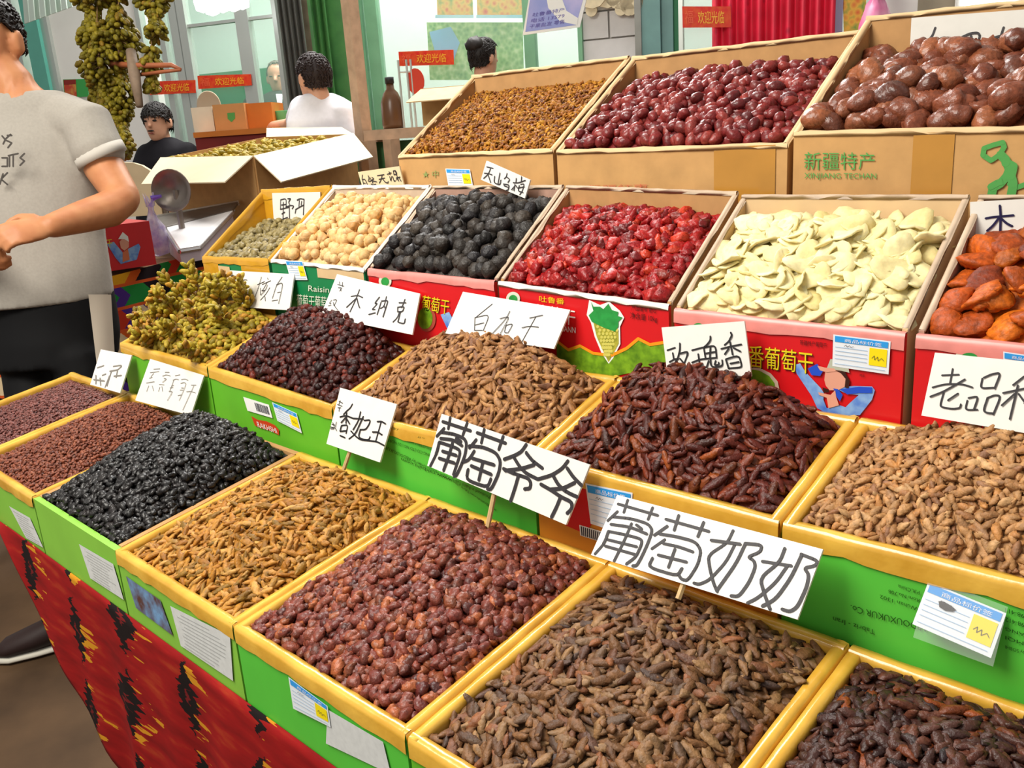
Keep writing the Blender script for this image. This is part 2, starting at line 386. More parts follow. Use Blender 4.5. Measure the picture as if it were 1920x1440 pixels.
sign('white sign with four bold characters ending in two alike, standing before the orange carton', [(828, 776), (1106, 871.5), (1061, 984), (801, 873)], .762, 68, 0, (790, 760, 5.647),
 '225,172,520,270;305,130,285,245;485,185,440,310;240,245,165,325;215,285,330,300,450,345,480,400,465,520,420,640,375,735,350,755;205,350,340,365,430,425;370,350,420,380;190,390,165,500,95,640;190,390,400,460,410,520,340,730;225,485,370,530;190,560,350,610;330,400,290,540,235,690;'
 '590,290,890,400;665,255,635,395;865,330,820,465;580,365,510,450;510,430,650,440,790,500,840,590,820,720,740,890,700,885;560,485,500,580,440,600;540,560,770,630;530,640,740,730;650,610,610,790;495,680,475,790,700,870,735,780;'
 '1110,415,1060,490,990,530,880,570;1110,500,1180,590,1280,665;985,560,1040,650,1110,720,1230,780;1190,630,1060,670,890,690;870,670,1000,730,1130,770,1160,820,1150,880,1095,885;1030,740,990,880,945,1015;'
 '1550,590,1490,670,1380,740,1240,780;1545,665,1610,760,1700,850;1400,750,1450,840,1540,920,1650,970;1620,820,1500,880,1360,890;1265,835,1380,900,1480,970,1590,1020,1600,1090,1545,1140;1470,980,1430,1080,1380,1180',
 36, M_INKGREY, stick=((927, 925), (917, 975)))
sign('widest white sign with four bold characters, propped on the grey-brown raisins', [(1157.5, 928), (1543, 1030), (1495, 1161.5), (1108, 1040.5)], .722, 50, 0, (1100, 910, 4.174),
 '245,145,555,235;320,115,290,210;515,175,480,265;240,205,165,275;205,245,350,260,480,300,515,350,480,450,430,560,390,630,360,630;190,305,340,325,470,380;390,310,430,340;170,360,140,450,65,535;170,360,300,385,430,420,430,460,385,560,310,615;165,425,390,480;145,475,375,540;350,300,290,440,215,590;'
 '620,265,955,360;720,235,685,350;915,290,870,400;630,320,530,390;570,380,700,400,850,440,895,510,870,620,790,745,740,735,720,700;610,425,510,495;600,455,720,480,830,520;560,545,780,600;690,500,640,640;515,570,480,640,710,710,745,650;'
 '1145,355,1100,450,950,545,960,640,990,760,1020,830;975,430,1200,460;1160,460,1090,600,960,740,880,775,840,765;1240,460,1170,610,1020,820;1240,455,1370,465,1360,520,1260,560,1310,590,1320,640,1270,760,1190,870,1130,865;'
 '1550,495,1510,600,1355,725,1390,850,1435,970;1375,595,1600,630;1570,630,1480,760,1340,880,1260,920;1680,550,1600,720,1480,890,1375,945;1680,540,1810,590,1790,630,1700,645,1740,700,1720,800,1650,950,1590,990,1530,970',
 23, M_INKGREY, stick=((1285, 1085), (1276, 1110)))
sign('square white sign with three characters above the golden raisins', [(638, 727), (744, 758), (712, 867), (612, 832)], .765, 68, 4, (600, 720, 9),
 '545,340,510,405,445,460,400,510;340,555,440,530,560,580;450,480,440,660;430,570,360,650;450,580,500,670;365,700,340,800;370,700,470,690,440,830;345,800,440,790;340,870,420,905;685,470,650,620,560,770;560,580,730,590;730,550,690,640,600,840,490,925;525,795,600,880,680,940,860,960,960,970,1080,1035;750,615,850,605,830,680,770,770,680,770;680,780,650,880,700,930,820,945,845,890;970,635,1040,630,1105,670;890,810,980,810,1045,855;1030,640,940,960',
 26, M_INK, small='320,290,380,325;295,345,370,375;340,280,320,340;300,400,350,400;330,400,320,460;200,680,250,690;215,650,240,720;175,725,260,740,280,785;280,640,260,730;180,755,240,755', sw=13, stick=((655, 850), (648, 870)))
sign('white sign with three characters and two small ones, behind the dark red raisins', [(632, 514), (787.5, 550.5), (773, 627.6), (601, 592)], .94, 62, 6, (600, 500, 9.6),
 '560,535,680,515,765,555;710,415,640,600,540,810;640,580,480,730;665,570,690,680,715,740;1070,550,980,665,1040,660,930,775,990,770;880,860,995,830;1100,640,1030,860;1110,620,1225,605,1200,700,1135,905;1195,540,1150,720,1090,750;1150,700,1180,760;1530,590,1470,740;1425,650,1545,650;1400,730,1400,810;1410,730,1520,715,1490,810,1395,810;1430,820,1390,920,1315,995;1450,810,1410,970,1400,1000,1520,1030,1535,940',
 22, M_INKGREY, small='315,320,430,350;350,270,360,340;405,280,400,360;330,380,400,380,350,440;370,400,380,440;215,600,165,660,200,660;150,705,200,690;240,600,310,590,250,700,320,780;240,640,250,700', sw=12)
sign('white sign with three thin pencil-like characters behind the light brown raisins', [(868, 547), (1069, 581), (1038.5, 654), (835, 625)], .945, 62, 4, (830, 530, 7.385),
 '685,295,445,490;445,490,440,660;445,485,655,435,560,665;450,585,570,555;440,660,550,660;930,395,880,500,675,720;795,500,935,460,790,725;880,590,850,690,895,695;875,590,980,565,905,695;1205,490,1385,450;1100,625,1200,600,1325,615;1290,470,1090,830', 11, M_INKGREY)
sign('white sign with three heavy characters behind the mahogany raisins', [(1240.4, 614), (1395.6, 602), (1408.6, 705.6), (1253.4, 719)], .945, 75, 6, (1230, 590, 9.6),
 '205,640,340,595;300,690,320,800;245,850,340,795,400,800;430,515,430,640,390,790,350,850;430,700,590,655,510,870;430,790,490,860;650,640,840,590;760,710,790,920;650,860,800,800,1090,775;980,390,980,460,920,540,860,590;860,600,890,780;870,590,1070,550,1090,770;980,570,970,780;880,700,1060,670;950,830,910,950;980,800,990,920,1060,950,1200,920,1190,820;1075,830,1050,910,1130,900,1130,860;1345,320,1370,370,1310,480,1235,545;1175,615,1350,570,1535,535;1330,480,1380,720;1310,610,1240,710;1400,600,1520,660;1260,810,1310,970;1260,800,1490,730,1540,900,1530,950,1310,965;1340,880,1490,850', 30, M_INK)
sign('white sign with large characters cut by the right edge, behind the pale raisins', [(1753, 661), (2023, 688), (1992, 824), (1727.5, 779)], .945, 72, -6, (1700, 640, 8),
 '530,510,780,500;690,415,650,630;390,690,580,640,830,640,985,690;875,570,720,660,540,760,355,830;555,770,500,960,540,990,690,1015,800,1000,815,945;770,785,620,885;1135,560,1110,680,1150,705,1310,695;1160,545,1280,490,1415,470,1320,705;910,890,880,1010,930,1030,1060,1025;930,850,1080,820,1010,1020;1215,850,1150,1040,1210,1075,1300,1080;1210,850,1320,805,1415,820,1300,1095;1760,530,1600,655;1450,775,1760,710;1670,660,1550,1165;1620,790,1430,960;1680,790,1760,900;1790,760,1770,930;1780,760,2000,740,1960,920,1770,930;1900,640,1830,1160', 27, M_INKGREY)
sign('white sign with one large blue-black character behind the orange apricots', [(1818.8, 379), (1985, 370), (1985, 452), (1819, 452)], 1.155, 90, 0, (1800, 360, 16),
 '775,790,1000,750,1600,700;1195,410,1220,700,1205,1200;1150,800,1000,1000,820,1160;1260,810,1400,940,1560,1020', 66, M_INKBLUE)
sign('white sign with two brush characters inside the carton of wild nuts', [(510, 362), (600, 360), (601, 421), (514, 424)], 1.165, 86, 0, (500, 340, 14.4),
 '375,500,370,750;375,500,530,460,520,720;400,640,510,620;370,755,600,700;450,560,440,1030;410,880,490,830;370,1055,565,970;570,470,655,460,590,560,620,620;520,690,640,650,740,660,690,740;610,660,620,1050,575,1050;820,510,900,465,1000,485;880,520,870,680;945,540,930,640;780,760,920,680,1000,640;790,760,770,860;1010,480,990,900', 30, M_INKGREY)
sign('cream cardboard sign with five characters behind the dried figs', [(671, 322.5), (748.7, 311.5), (757, 346), (680, 352.5)], 1.193, 92, 2, (660, 290, 16),
 '310,610,300,740;215,820,265,920;310,750,370,960,490,950;310,750,390,730,490,950;370,850,400,860;490,630,520,700,490,800;540,690,580,780,520,810;600,680,660,720,560,790;620,740,620,850;640,790,740,810;580,880,640,910,710,885;760,630,960,600;810,740,980,700;900,620,880,740,820,850;930,740,1000,830,1080,850,1090,800;1060,590,1180,540;1110,510,1140,600;1130,660,1150,760;1190,650,1170,780;1220,660,1260,800,1300,780;1240,500,1260,600;1240,490,1310,470,1350,580,1260,600;1290,480,1400,790;1320,700,1440,670;1360,700,1340,760;1400,680,1470,790', 30, M_INKGREY, M_BOARDC)
sign('small tilted white sign with four characters standing in the prunes', [(912, 301.5), (994, 337.5), (984, 372), (901.5, 337)], 1.155, 82, 0, (890, 290, 16),
 '360,365,550,410;290,555,410,565,520,605;475,420,410,580,270,710;400,590,480,830;760,550,700,870;600,650,580,840,760,910,790,760;970,560,950,660,890,720;950,660,1060,740,1000,830;860,880,1040,900,1010,1060,940,1070;880,930,1010,980;1160,840,1300,850,1520,770;1250,710,1240,830;1410,660,1400,790;1210,890,1180,1080;1190,960,1110,1050;1240,920,1270,980;1380,890,1490,870,1430,1090,1350,1200;1290,1000,1490,960;1340,920,1300,1090,1450,1130', 32, M_INKGREY)
sign('white sign with thin characters partly hidden by the green grape clusters', [(431, 507), (551.6, 514), (542.5, 581.7), (421, 574)], .952, 70, 4, (410, 490, 12),
 '300,245,310,310;270,330,330,310;290,300,280,400;400,310,450,290;420,310,400,390;385,385,425,375;510,480,580,410,640,420;520,450,540,580;965,350,900,580,820,800;870,525,1030,455;940,600,940,750;1100,375,1110,410;980,520,1170,435;1080,490,1000,640,960,670,1040,650;1100,530,1060,640,950,760;1150,590,1060,740,940,870;1040,790,1050,890;1430,350,1300,540,1210,830;1300,530,1460,465,1350,950;1320,705,1385,690;1200,890,1330,865', 15, M_INKGREY)
sign('small glossy white sign with smudged characters among the purple-brown currants', [(189, 655), (247, 666), (225, 737), (169, 721)], .735, 62, 8, (150, 640, 7.68),
 '480,360,590,345,600,360,540,410;430,430,540,410;490,500,595,490;540,420,520,520;450,440,390,640;200,550,350,570;230,490,230,610;290,530,300,630;250,380,340,350;320,490,370,470;420,500,360,660', 20, M_INKFADE)
sign('white sign with five faded characters behind the reddish-brown currants', [(281.5, 673), (382.4, 704), (357.7, 779), (253.5, 750.7)], .735, 68, 8, (150, 640, 7.68),
 '1060,400,1150,395;1010,450,1135,435;1060,460,1020,510;1000,530,1040,520;955,600,1070,580;990,640,960,720;1040,640,1060,710;1225,445,1285,445;1190,500,1240,480,1300,495;1210,530,1250,540,1190,590;1140,620,1210,625;1150,660,1130,720;1180,650,1190,720;1370,495,1440,480;1340,560,1380,540,1420,550;1320,640,1350,630;1300,670,1340,660;1280,720,1340,720,1260,850;1350,560,1290,720;1460,550,1510,540,1555,560;1450,605,1500,590,1535,610,1430,850;1460,670,1490,670;1440,700,1480,700;1410,780,1460,770;1600,630,1670,630;1535,725,1600,720,1660,740;1640,640,1480,990', 9, M_INKFADE)
sign('large grey-white sign with three characters behind the big brown dates', [(1709, 33.5), (2010, 11), (2010, 112), (1705, 112)], 1.405, 84, 0, (1690, 0, 8.348),
 '530,435,490,550,430,620;620,600,690,580,720,640,710,720;950,580,1080,520,1200,510,1230,560,1200,650,1100,660;1090,560,1100,690;960,590,960,640;1415,600,1550,560,1700,545;1600,430,1530,640,1410,790', 32, M_INKGREY, M_BOARDG)
# ------------------------------------------------------------------ printing, stickers and price tags on the cartons
M_BLUEP = mat('blue print', '#2f9be6', .4, .4); M_YELP = mat('yellow print', '#f2dc10', .45, .4); M_TAGW = mat('tag paper', '#e6ecf2', .35, .45)
M_PALEBLUE = mat('pale blue print', '#9fc0e0', .45, .4); M_GREENP = mat('green print', '#4f9a4c', .6, .3); M_YELLET = mat('yellow lettering', '#e6d21c', .45, .4)
M_DARKLET = mat('dark lettering', '#3a1414', .5, .3); M_GREENDK = mat('dark green lettering', '#174a10', .5, .3)
M_SKIN_P = mat('printed skin', '#e0a088', .5, .3); M_SLEEVE = mat('printed sleeve', '#8fb6e2', .5, .3, .35, 60, col2='#3c6fd0'); M_BLUEDK = mat('printed deep blue', '#2450c8', .5, .3)
M_HAIR_P = mat('printed hair', '#3a1c14', .5, .3); M_LEAF = mat('printed leaf', '#2fa048', .5, .3, .3, 90); M_GRAPE = mat('printed grapes', '#b9b23e', .5, .3, .4, 120, col2='#6f7a20')
M_GRAPEB = mat('printed green grapes', '#7fae22', .5, .3, .5, 70, col2='#3d6a10'); M_GOLDL = mat('printed gold line', '#f09a1c', .4, .4); M_EMBLEM = mat('pale emblem', '#d8dcc8', .5, .3)
M_PAPER = mat('worn white paper', '#d4d6d4', .6, .3, .12, 130); M_BARCODE = mat('barcode ink', '#30303c', .5, .3); M_PHOTO = mat('dark photo print', '#5a3a34', .4, .4, .5, 40, col2='#7ab0e0')
def ponp(pl, px, py, off=0):
    p0, n = pl; return onplane(px, py, np.asarray(p0)+np.asarray(n)*off, n)
def front(key): return ((0, CARTON[key]['Y']-.0012, 0), (0, -1.0, 0))
def poly(name, pts, pl, m, parent, off=0, **kw):
    return mk(name, [ponp(pl, x, y, off) for x, y in pts], [tuple(range(len(pts)))[::-1]], m, parent, **kw)
_tcache = {}
def textgeo(body):
    if body in _tcache: return _tcache[body]
    cu = bpy.data.curves.new('lettering', 'FONT'); cu.body = body; cu.resolution_u = 2
    o = bpy.data.objects.new('lettering', cu); COL.objects.link(o); dg = bpy.context.evaluated_depsgraph_get(); dg.update()
    me = bpy.data.meshes.new_from_object(o.evaluated_get(dg)); v = np.array([tuple(p.co) for p in me.vertices]).reshape(-1, 3); f = [tuple(p.vertices) for p in me.polygons]
    bpy.data.objects.remove(o); bpy.data.curves.remove(cu); bpy.data.meshes.remove(me)
    if len(v):
        lo, hi = v.min(0), v.max(0); v = (v-lo)/np.maximum(hi-lo, 1e-6)
    _tcache[body] = (v, f); return v, f
def text(body, quad, pl, m, parent, off=.0005, name='lettering', fat=0):
    """lettering laid on a plane; quad = pixels of the text's bottom-left, bottom-right, top-right, top-left"""
    v, f = textgeo(body); q = np.array(quad, float)
    if not len(v): return
    px = [(q[0]*(1-a)*(1-b)+q[1]*a*(1-b)+q[2]*a*b+q[3]*(1-a)*b) for a, b in v[:, :2]]
    return mk(name, [ponp(pl, x, y, off) for x, y in px], f, m, parent)
def lerpq(quad, a, b):
    q = np.array(quad, float); return tuple(q[3]*(1-a)*(1-b)+q[2]*a*(1-b)+q[1]*a*b+q[0]*(1-a)*b)
def sub(quad, a0, a1, b0, b1):   # quad TL,TR,BR,BL ; a right, b down
    L = lambda a, b: tuple(np.array(quad[0])*(1-a)*(1-b)+np.array(quad[1])*a*(1-b)+np.array(quad[2])*a*b+np.array(quad[3])*(1-a)*b)
    return [L(a0, b0), L(a1, b0), L(a1, b1), L(a0, b1)]
def pricetag(key, quad, pl=None, header='商品标价签', scribble=True, lab=None):
    t = CARTON[key]['t']; pl = pl or front(key)
    tag = poly('price_tag', quad, pl, M_TAGW, t, .0015, label=lab or 'white price tag with blue header and yellow corner')
    poly('tag_header', sub(quad, .03, .96, .04, .22), pl, M_BLUEP, tag, .002)
    hq = sub(quad, .2, .85, .09, .2); text(header, [hq[3], hq[2], hq[1], hq[0]], pl, M_TAGW, tag, .0024)
    poly('tag_corner', sub(quad, .64, .95, .27, .80), pl, M_YELP, tag, .002)
    mb = MB(); nrm = np.array(pl[1])
    for b in (.38, .5, .62, .74, .9):
        a, c = sub(quad, .04, .6 if b < .8 else .93, b, b)[:2]; ribbon(mb, [ponp(pl, *a, off=.0021), ponp(pl, *c, off=.0021)], .0006, nrm)
    mb.build('tag_lines', M_PALEBLUE, tag)
    if scribble:
        mb = MB(); pts = [(.69, .58), (.73, .5), (.74, .62), (.79, .52), (.8, .64), (.86, .55), (.9, .62)]
        ribbon(mb, [ponp(pl, *sub(quad, a, a, b, b)[0], off=.0025) for a, b in pts], .0005, nrm)
        pts = [(.2, .33), (.23, .28), (.25, .34), (.29, .29), (.32, .34), (.36, .3)]
        ribbon(mb, [ponp(pl, *sub(quad, a, a, b, b)[0], off=.0025) for a, b in pts], .0005, nrm)
        mb.build('tag_handwriting', M_BARCODE, tag)
    return tag
pricetag('Q', [(1562.4, 627), (1670, 640), (1666, 702), (1560.6, 686.5)])
lp = onY(1710.6, 1170, .785); _, _, ln = frame(68, 0)
Ltag = [(1741, 1090), (1887, 1150), (1858, 1234), (1710.6, 1170)]
lt = pricetag('L', Ltag, (lp, ln), lab='large price tag in a clear sleeve with a black ink blot')
poly('clear_sleeve', [(1742, 1082), (1890, 1138), (1862, 1250), (1712, 1195)], (lp, ln), M_CLEARTAPE, CARTON['L']['t'], .003)
poly('ink_blot', [(1760, 1127), (1770, 1128), (1784, 1136), (1793, 1144), (1786, 1147), (1772, 1145), (1761, 1138)], (lp, ln), M_INK, lt, .0026)
pricetag('E', [(540.6, 1269), (614, 1324), (620, 1364), (549.7, 1328.5)])
poly('paper_sticker', [(614, 1330), (718, 1391), (733, 1452), (611, 1394)], front('E'), M_PAPER, CARTON['E']['t'], .0006)
pricetag('K', [(1097.5, 906), (1186, 924), (1182, 1006), (1107.5, 982)])
pricetag('N', [(534.7, 488.6), (567, 490), (576.7, 525), (545, 525)])
pricetag('I', [(510, 754), (556, 775), (566, 812.5), (520, 789)])
pricetag('T', [(835, 316), (881, 317.5), (887.5, 351), (841, 351)])
pricetag('S', [(1881, 659), (1962, 671), (1960, 730), (1881, 716)])
bs = [(456, 744), (504, 759), (511, 784), (464, 770)]
bt = poly('barcode_sticker', bs, front('I'), M_WHITE, CARTON['I']['t'], .0006)
mb = MB(); rr = random.Random(3); a = .4
while a < .92:
    wd = rr.choice((.012, .02, .03)); mb.add([ponp(front('I'), *p, off=.001) for p in sub(bs, a, a+wd, .18, .8)], [(3, 2, 1, 0)]); a += wd+rr.choice((.014, .022))
mb.build('barcode', M_BARCODE, bt)
poly('red_logo', [(471, 780), (483, 787), (500, 790), (515, 797), (523, 806), (523, 816), (508, 808), (490, 803), (478, 798)], front('I'), mat('logo red', '#c8401c', .5, .3), CARTON['I']['t'], .0006)
text('RAKHSHI', [(484, 801), (520, 813), (517, 803), (481, 790)], front('I'), M_WHITE, CARTON['I']['t'], .0012)
# paper stickers low on the front row
for key, q in (('B', [(17, 949), (56, 971), (81, 1027), (49, 1009)]), ('C', [(148, 1020), (212, 1057.5), (232, 1125), (169, 1084)]), ('D', [(319, 1136), (431, 1192), (437, 1277), (339, 1211)])):
    s = poly('paper_sticker', q, front(key), M_PAPER, CARTON[key]['t'], .0006)
    mb = MB(); rr = random.Random(len(key)+ord(key))
    for b in np.arange(.12, .95, .09):
        a0 = rr.uniform(.06, .2); a1 = rr.uniform(.6, .94); x, y = sub(q, a0, a1, b, b)[:2]; ribbon(mb, [ponp(front(key), *x, off=.001), ponp(front(key), *y, off=.001)], .0009, np.array((0, -1.0, 0)))
    mb.build('sticker_print', mat('faint grey print', '#a6a8a8', .6, .3), s)
poly('photo_print', [(236, 1080), (300, 1125), (324, 1192), (255, 1140)], front('D'), M_PHOTO, CARTON['D']['t'], .0006)
# green cartons: upside-down lettering
tj = CARTON['J']['t']; fj = front('J')
def invert(body, x0, y0, x1, y1, h, pl, m, parent):   # text runs from right (x1,y1) to left (x0,y0), upside down
    text(body, [(x1, y1-h), (x0, y0-h), (x0, y0), (x1, y1)], pl, m, parent)
invert('TEL 0991-2875526  FAX 8527528', 722, 800, 800, 828, 5, fj, M_GREENDK, tj)
invert('DEVELOPMENT ZONE URUMQI XINJIANG', 718, 812, 812, 846, 5.5, fj, M_GREENDK, tj)
invert('TRADING CO LTD NO.125 NORTH', 722, 826, 822, 862, 5.5, fj, M_GREENDK, tj)
invert('Produced in Rakhi Tabriz SOBHI Factory Order by ABDOUXUKUR', 722, 842, 918, 936, 8, fj, M_GREENDK, tj)
invert('www.rakhshi.com', 752, 864, 848, 905, 6, fj, M_GREENDK, tj)
invert('sobhi@rakhshi.com Tabriz - Iran', 850, 906, 930, 960, 6, fj, M_GREENDK, tj)
tl, fl_ = CARTON['L']['t'], front('L')
invert('ABDOUXUKUR Co.', 1595, 1146, 1740, 1186, 12, fl_, M_GREENDK, tl)
invert('Tabriz - Iran', 1562, 1165, 1640, 1190, 9, fl_, M_GREENDK, tl)
invert('P.R.China', 1684, 1103, 1724, 1115, 7, fl_, M_GREENDK, tl); invert('Rom No.708', 1666, 1112, 1724, 1130, 7, fl_, M_GREENDK, tl); invert('Wuhan 1302', 1650, 1122, 1722, 1146, 7, fl_, M_GREENDK, tl)
for i in range(5): invert(('TEL 0098-411', 'FAX 0098-412', 'XINJIANG', 'URUMQI', 'Produced by SOBHI')[i], 1885, 1148+17*i, 1960, 1172+17*i, 8, fl_, M_GREENDK, tl)
# orange carton: green left end, red badge, barcode
tk, fk = CARTON['K']['t'], front('K')
poly('red_badge', [(1060, 985), (1093, 906), (1098, 908), (1112, 980), (1095, 1000)], fk, M_RED, tk, .0005)
bq = [(1086, 984), (1130, 997), (1126, 1016), (1088, 1004)]; poly('barcode_sticker', bq, fk, M_WHITE, tk, .0006); mb = MB()
for a in np.arange(.06, .95, .09): mb.add([ponp(fk, *p, off=.001) for p in sub(bq, a, a+.05, .1, .95)], [(3, 2, 1, 0)])
mb.build('barcode', M_BARCODE, tk)
# top row
tv, fv = CARTON['V']['t'], front('V')
text('新疆特产', [(1508, 319), (1640, 318), (1640, 286), (1508, 285)], fv, M_GREENP, tv); text('XINJIANG TECHAN', [(1508, 337.5), (1643, 338), (1643, 325), (1508, 324)], fv, M_GREENP, tv)
mb = MB()
for pl_, w in (([(1858, 301), (1843, 291), (1845, 278), (1862, 272), (1880, 267), (1883, 276), (1874, 290), (1860, 300)], .006), ([(1876, 290), (1886, 300), (1893, 318), (1888, 330), (1875, 345), (1862, 352), (1858, 372)], .010), ([(1886, 305), (1900, 312), (1896, 330), (1900, 345), (1895, 372)], .010), ([(1858, 350), (1870, 343), (1880, 340)], .008), ([(1893, 345), (1905, 352), (1925, 345)], .006)):
    ribbon(mb, [ponp(fv, x, y, .0005) for x, y in pl_], w, np.array((0, -1.0, 0)))
mb.build('dancer_emblem', M_GREENP, tv)
text('新疆红枣', [(1100, 357), (1215, 356), (1215, 345), (1100, 347)], front('U'), mat('faded red print', '#c46a4a', .6, .3), CARTON['U']['t'])
text('★ 中', [(792, 334), (822, 333), (822, 319), (792, 320)], front('T'), mat('faded green print', '#8a9a58', .6, .3), CARTON['T']['t'])
# red cartons
def ell(cx, cy, rx, ry, n=20): return [(cx+rx*math.cos(6.2832*k/n), cy+ry*math.sin(6.2832*k/n)) for k in range(n)]
for key, cx, cy, rx, ry in (('O', 722, 527, 12, 13), ('P', 962, 560, 13, 13), ('Q', 1309, 614, 18, 15), ('S', 1817, 671, 27, 17)):
    e = poly('round_emblem', ell(cx, cy, rx, ry), front(key), M_EMBLEM, CARTON[key]['t'], .0006); poly('emblem_leaf', ell(cx, cy+1, rx*.62, ry*.62), front(key), M_LEAF, e, .001)
tq, fq = CARTON['Q']['t'], front('Q')
for dx, dy, m, o in ((1.6, 1.6, M_DARKLET, .0005), (0, 0, M_YELLET, .0009)):
    text('番葡萄干', [(1403+dx, 688+dy), (1524+dx, 702+dy), (1524+dx, 660+dy), (1403+dx, 646+dy)], fq, m, tq, o)
    text('葡萄干', [(789+dx*.6, 582+dy*.6), (841+dx*.6, 590+dy*.6), (843+dx*.6, 562+dy*.6), (792+dx*.6, 553+dy*.6)], front('O'), m, CARTON['O']['t'], o)
Z = lambda *a: [(1380+a[i]/5.647, 590+a[i+1]/5.647) for i in range(0, len(a), 2)]
gp = poly('girl_print', Z(625, 530, 680, 515, 730, 600, 900, 780, 930, 830, 925, 900, 960, 990, 1100, 960, 1160, 980, 1200, 940, 1300, 850, 1180, 840, 1090, 800, 1120, 765, 1250, 755, 1440, 760, 1470, 800, 1440, 900, 1310, 1065, 1000, 1065, 860, 990, 800, 860, 720, 740, 640, 620), fq, M_SLEEVE, tq, .0005, label='printed girl in blue sleeves')
poly('printed_face', Z(945, 610, 1000, 585, 1100, 580, 1170, 650, 1160, 760, 1080, 800, 990, 800, 950, 750, 935, 690), fq, M_SKIN_P, gp, .0009)
poly('printed_hair', Z(1050, 590, 1150, 600, 1205, 700, 1190, 780, 1150, 770, 1160, 680, 1110, 620), fq, M_HAIR_P, gp, .0012)
poly('printed_hat', Z(960, 570, 1000, 470, 1100, 480, 1190, 560, 1200, 615, 1100, 590, 1020, 580), fq, mat('printed hat', '#b8bca8', .5, .3), gp, .0013)
for q in (Z(860, 540, 940, 560, 1040, 570, 1060, 600, 960, 610, 890, 590), Z(870, 820, 1000, 850, 1050, 800, 1060, 870, 960, 880, 880, 850), Z(960, 880, 1060, 870, 1090, 960, 980, 990)): poly('printed_hand', q, fq, M_SKIN_P, gp, .0014)
for q in (Z(760, 570, 860, 520, 920, 600, 890, 650, 800, 640), Z(1030, 780, 1080, 790, 1130, 850, 1100, 920, 1060, 860), Z(1100, 790, 1300, 765, 1440, 770, 1440, 830, 1300, 830, 1180, 845)): poly('printed_cuff', q, fq, M_BLUEDK, gp, .0011)
poly('printed_raisins', Z(915, 770, 980, 790, 990, 820, 930, 830), fq, M_HAIR_P, gp, .0015)
bw = poly('printed_bowl', [(1406, 688), (1425, 690), (1445, 700), (1458, 715), (1462, 733), (1450, 740), (1406, 728)], fq, mat('bowl rim', '#d8c0a8', .5, .3), tq, .0005)
poly('printed_bowl_fruit', [(1406, 692), (1424, 695), (1442, 705), (1452, 718), (1454, 735), (1406, 724)], fq, M_GRAPEB, bw, .0009)
bw = poly('printed_bowl', ell(800, 598, 17, 24), front('O'), mat('bowl rim red', '#a84a3a', .5, .3), CARTON['O']['t'], .0005); poly('printed_bowl_fruit', ell(797, 597, 14, 20), front('O'), M_GRAPEB, bw, .0009)
poly('printed_sleeve', [(826, 590), (842, 585), (850, 600), (848, 625), (838, 615)], front('O'), M_SLEEVE, CARTON['O']['t'], .0005)
text('新疆特产葡萄干', [(1500, 646.5), (1550, 652.5), (1550, 643), (1500, 637)], fq, M_DARKLET, tq); text('精品', [(1612, 706), (1621, 707), (1621, 702), (1612, 701)], fq, M_DARKLET, tq)
tp, fp_ = CARTON['P']['t'], front('P')
text('吐鲁番', [(1011, 566), (1058, 571), (1058, 560), (1011, 554)], fp_, M_YELLET, tp)
text('葡萄干', [(1000, 600), (1078, 611), (1079, 581), (1001, 569)], fp_, M_WHITE, tp); text('PU TAO GANN', [(1012, 615), (1079, 625), (1079, 614), (1012, 604)], fp_, M_WHITE, tp)
A3 = lambda *a: [(800+a[i]/3.2, 300+a[i+1]/3.2) for i in range(0, len(a), 2)]
poly('grape_outline', A3(975, 840, 1040, 870, 1095, 850, 1160, 905, 1185, 945, 1160, 1000, 1162, 1105, 1118, 1190, 1092, 1222, 1050, 1160, 1008, 1060, 985, 975, 960, 930), fp_, M_WHITE, tp, .0004)
poly('grape_leaf', A3(985, 850, 1000, 880, 1040, 880, 1060, 895, 1090, 862, 1110, 900, 1150, 912, 1145, 935, 1175, 945, 1150, 970, 1150, 1000, 1130, 1030, 1060, 1005, 990, 970, 972, 932, 1000, 905), fp_, M_LEAF, tp, .0012)
poly('grape_bunch', A3(1000, 975, 1060, 990, 1150, 1020, 1152, 1100, 1110, 1180, 1090, 1212, 1060, 1150, 1020, 1060), fp_, M_GRAPE, tp, .0008)
_gm = MB(); _gr = random.Random(4)
for _j in range(9):
    _y = 1000+_j*21; _w = 62*(1-_j/10.5)
    for _i in range(-2, 3):
        _x = 1082+_i*_w/2.2+(_j % 2)*9-_j*.2; _gm.add([ponp(fp_, *A3(_x+9*math.cos(q*.7854), _y+10*math.sin(q*.7854))[0], off=.0010+.00002*((_i+_j) % 7)) for q in range(8)], [tuple(range(8))[::-1]])
_gm.build('grape_dots', mat('printed pale grape', '#d2cc62', .5, .3), tp)
poly('grape_border', A3(780, 1085, 850, 1140, 920, 1115, 1000, 1160, 1110, 1172, 1200, 1130, 1270, 1072, 1340, 1108, 1450, 1090, 1460, 1230, 1110, 1300, 780, 1240), fp_, M_GRAPEB, tp, .0003)
mb = MB(); ribbon(mb, [ponp(fp_, x, y, .0007) for x, y in A3(780, 1085, 850, 1140, 920, 1115, 1000, 1160, 1110, 1172, 1200, 1130, 1270, 1072, 1340, 1108, 1450, 1090)], .0045, np.array((0, -1.0, 0))); mb.build('border_line', M_GOLDL, tp)
text('净含量 10kg', [(1182, 599), (1232, 606), (1232, 592), (1182, 585)], fp_, M_DARKLET, tp); text('产品编号 登记', [(1184, 582), (1230, 587), (1230, 577), (1184, 573)], fp_, M_DARKLET, tp)
tn, fn = CARTON['N']['t'], front('N')
text('Raisin', [(578, 546), (617, 549), (617, 538), (578, 535)], fn, M_EMBLEM, tn); text('葡萄干葡萄', [(556, 575), (612, 580), (612, 556), (556, 551)], fn, M_EMBLEM, tn)
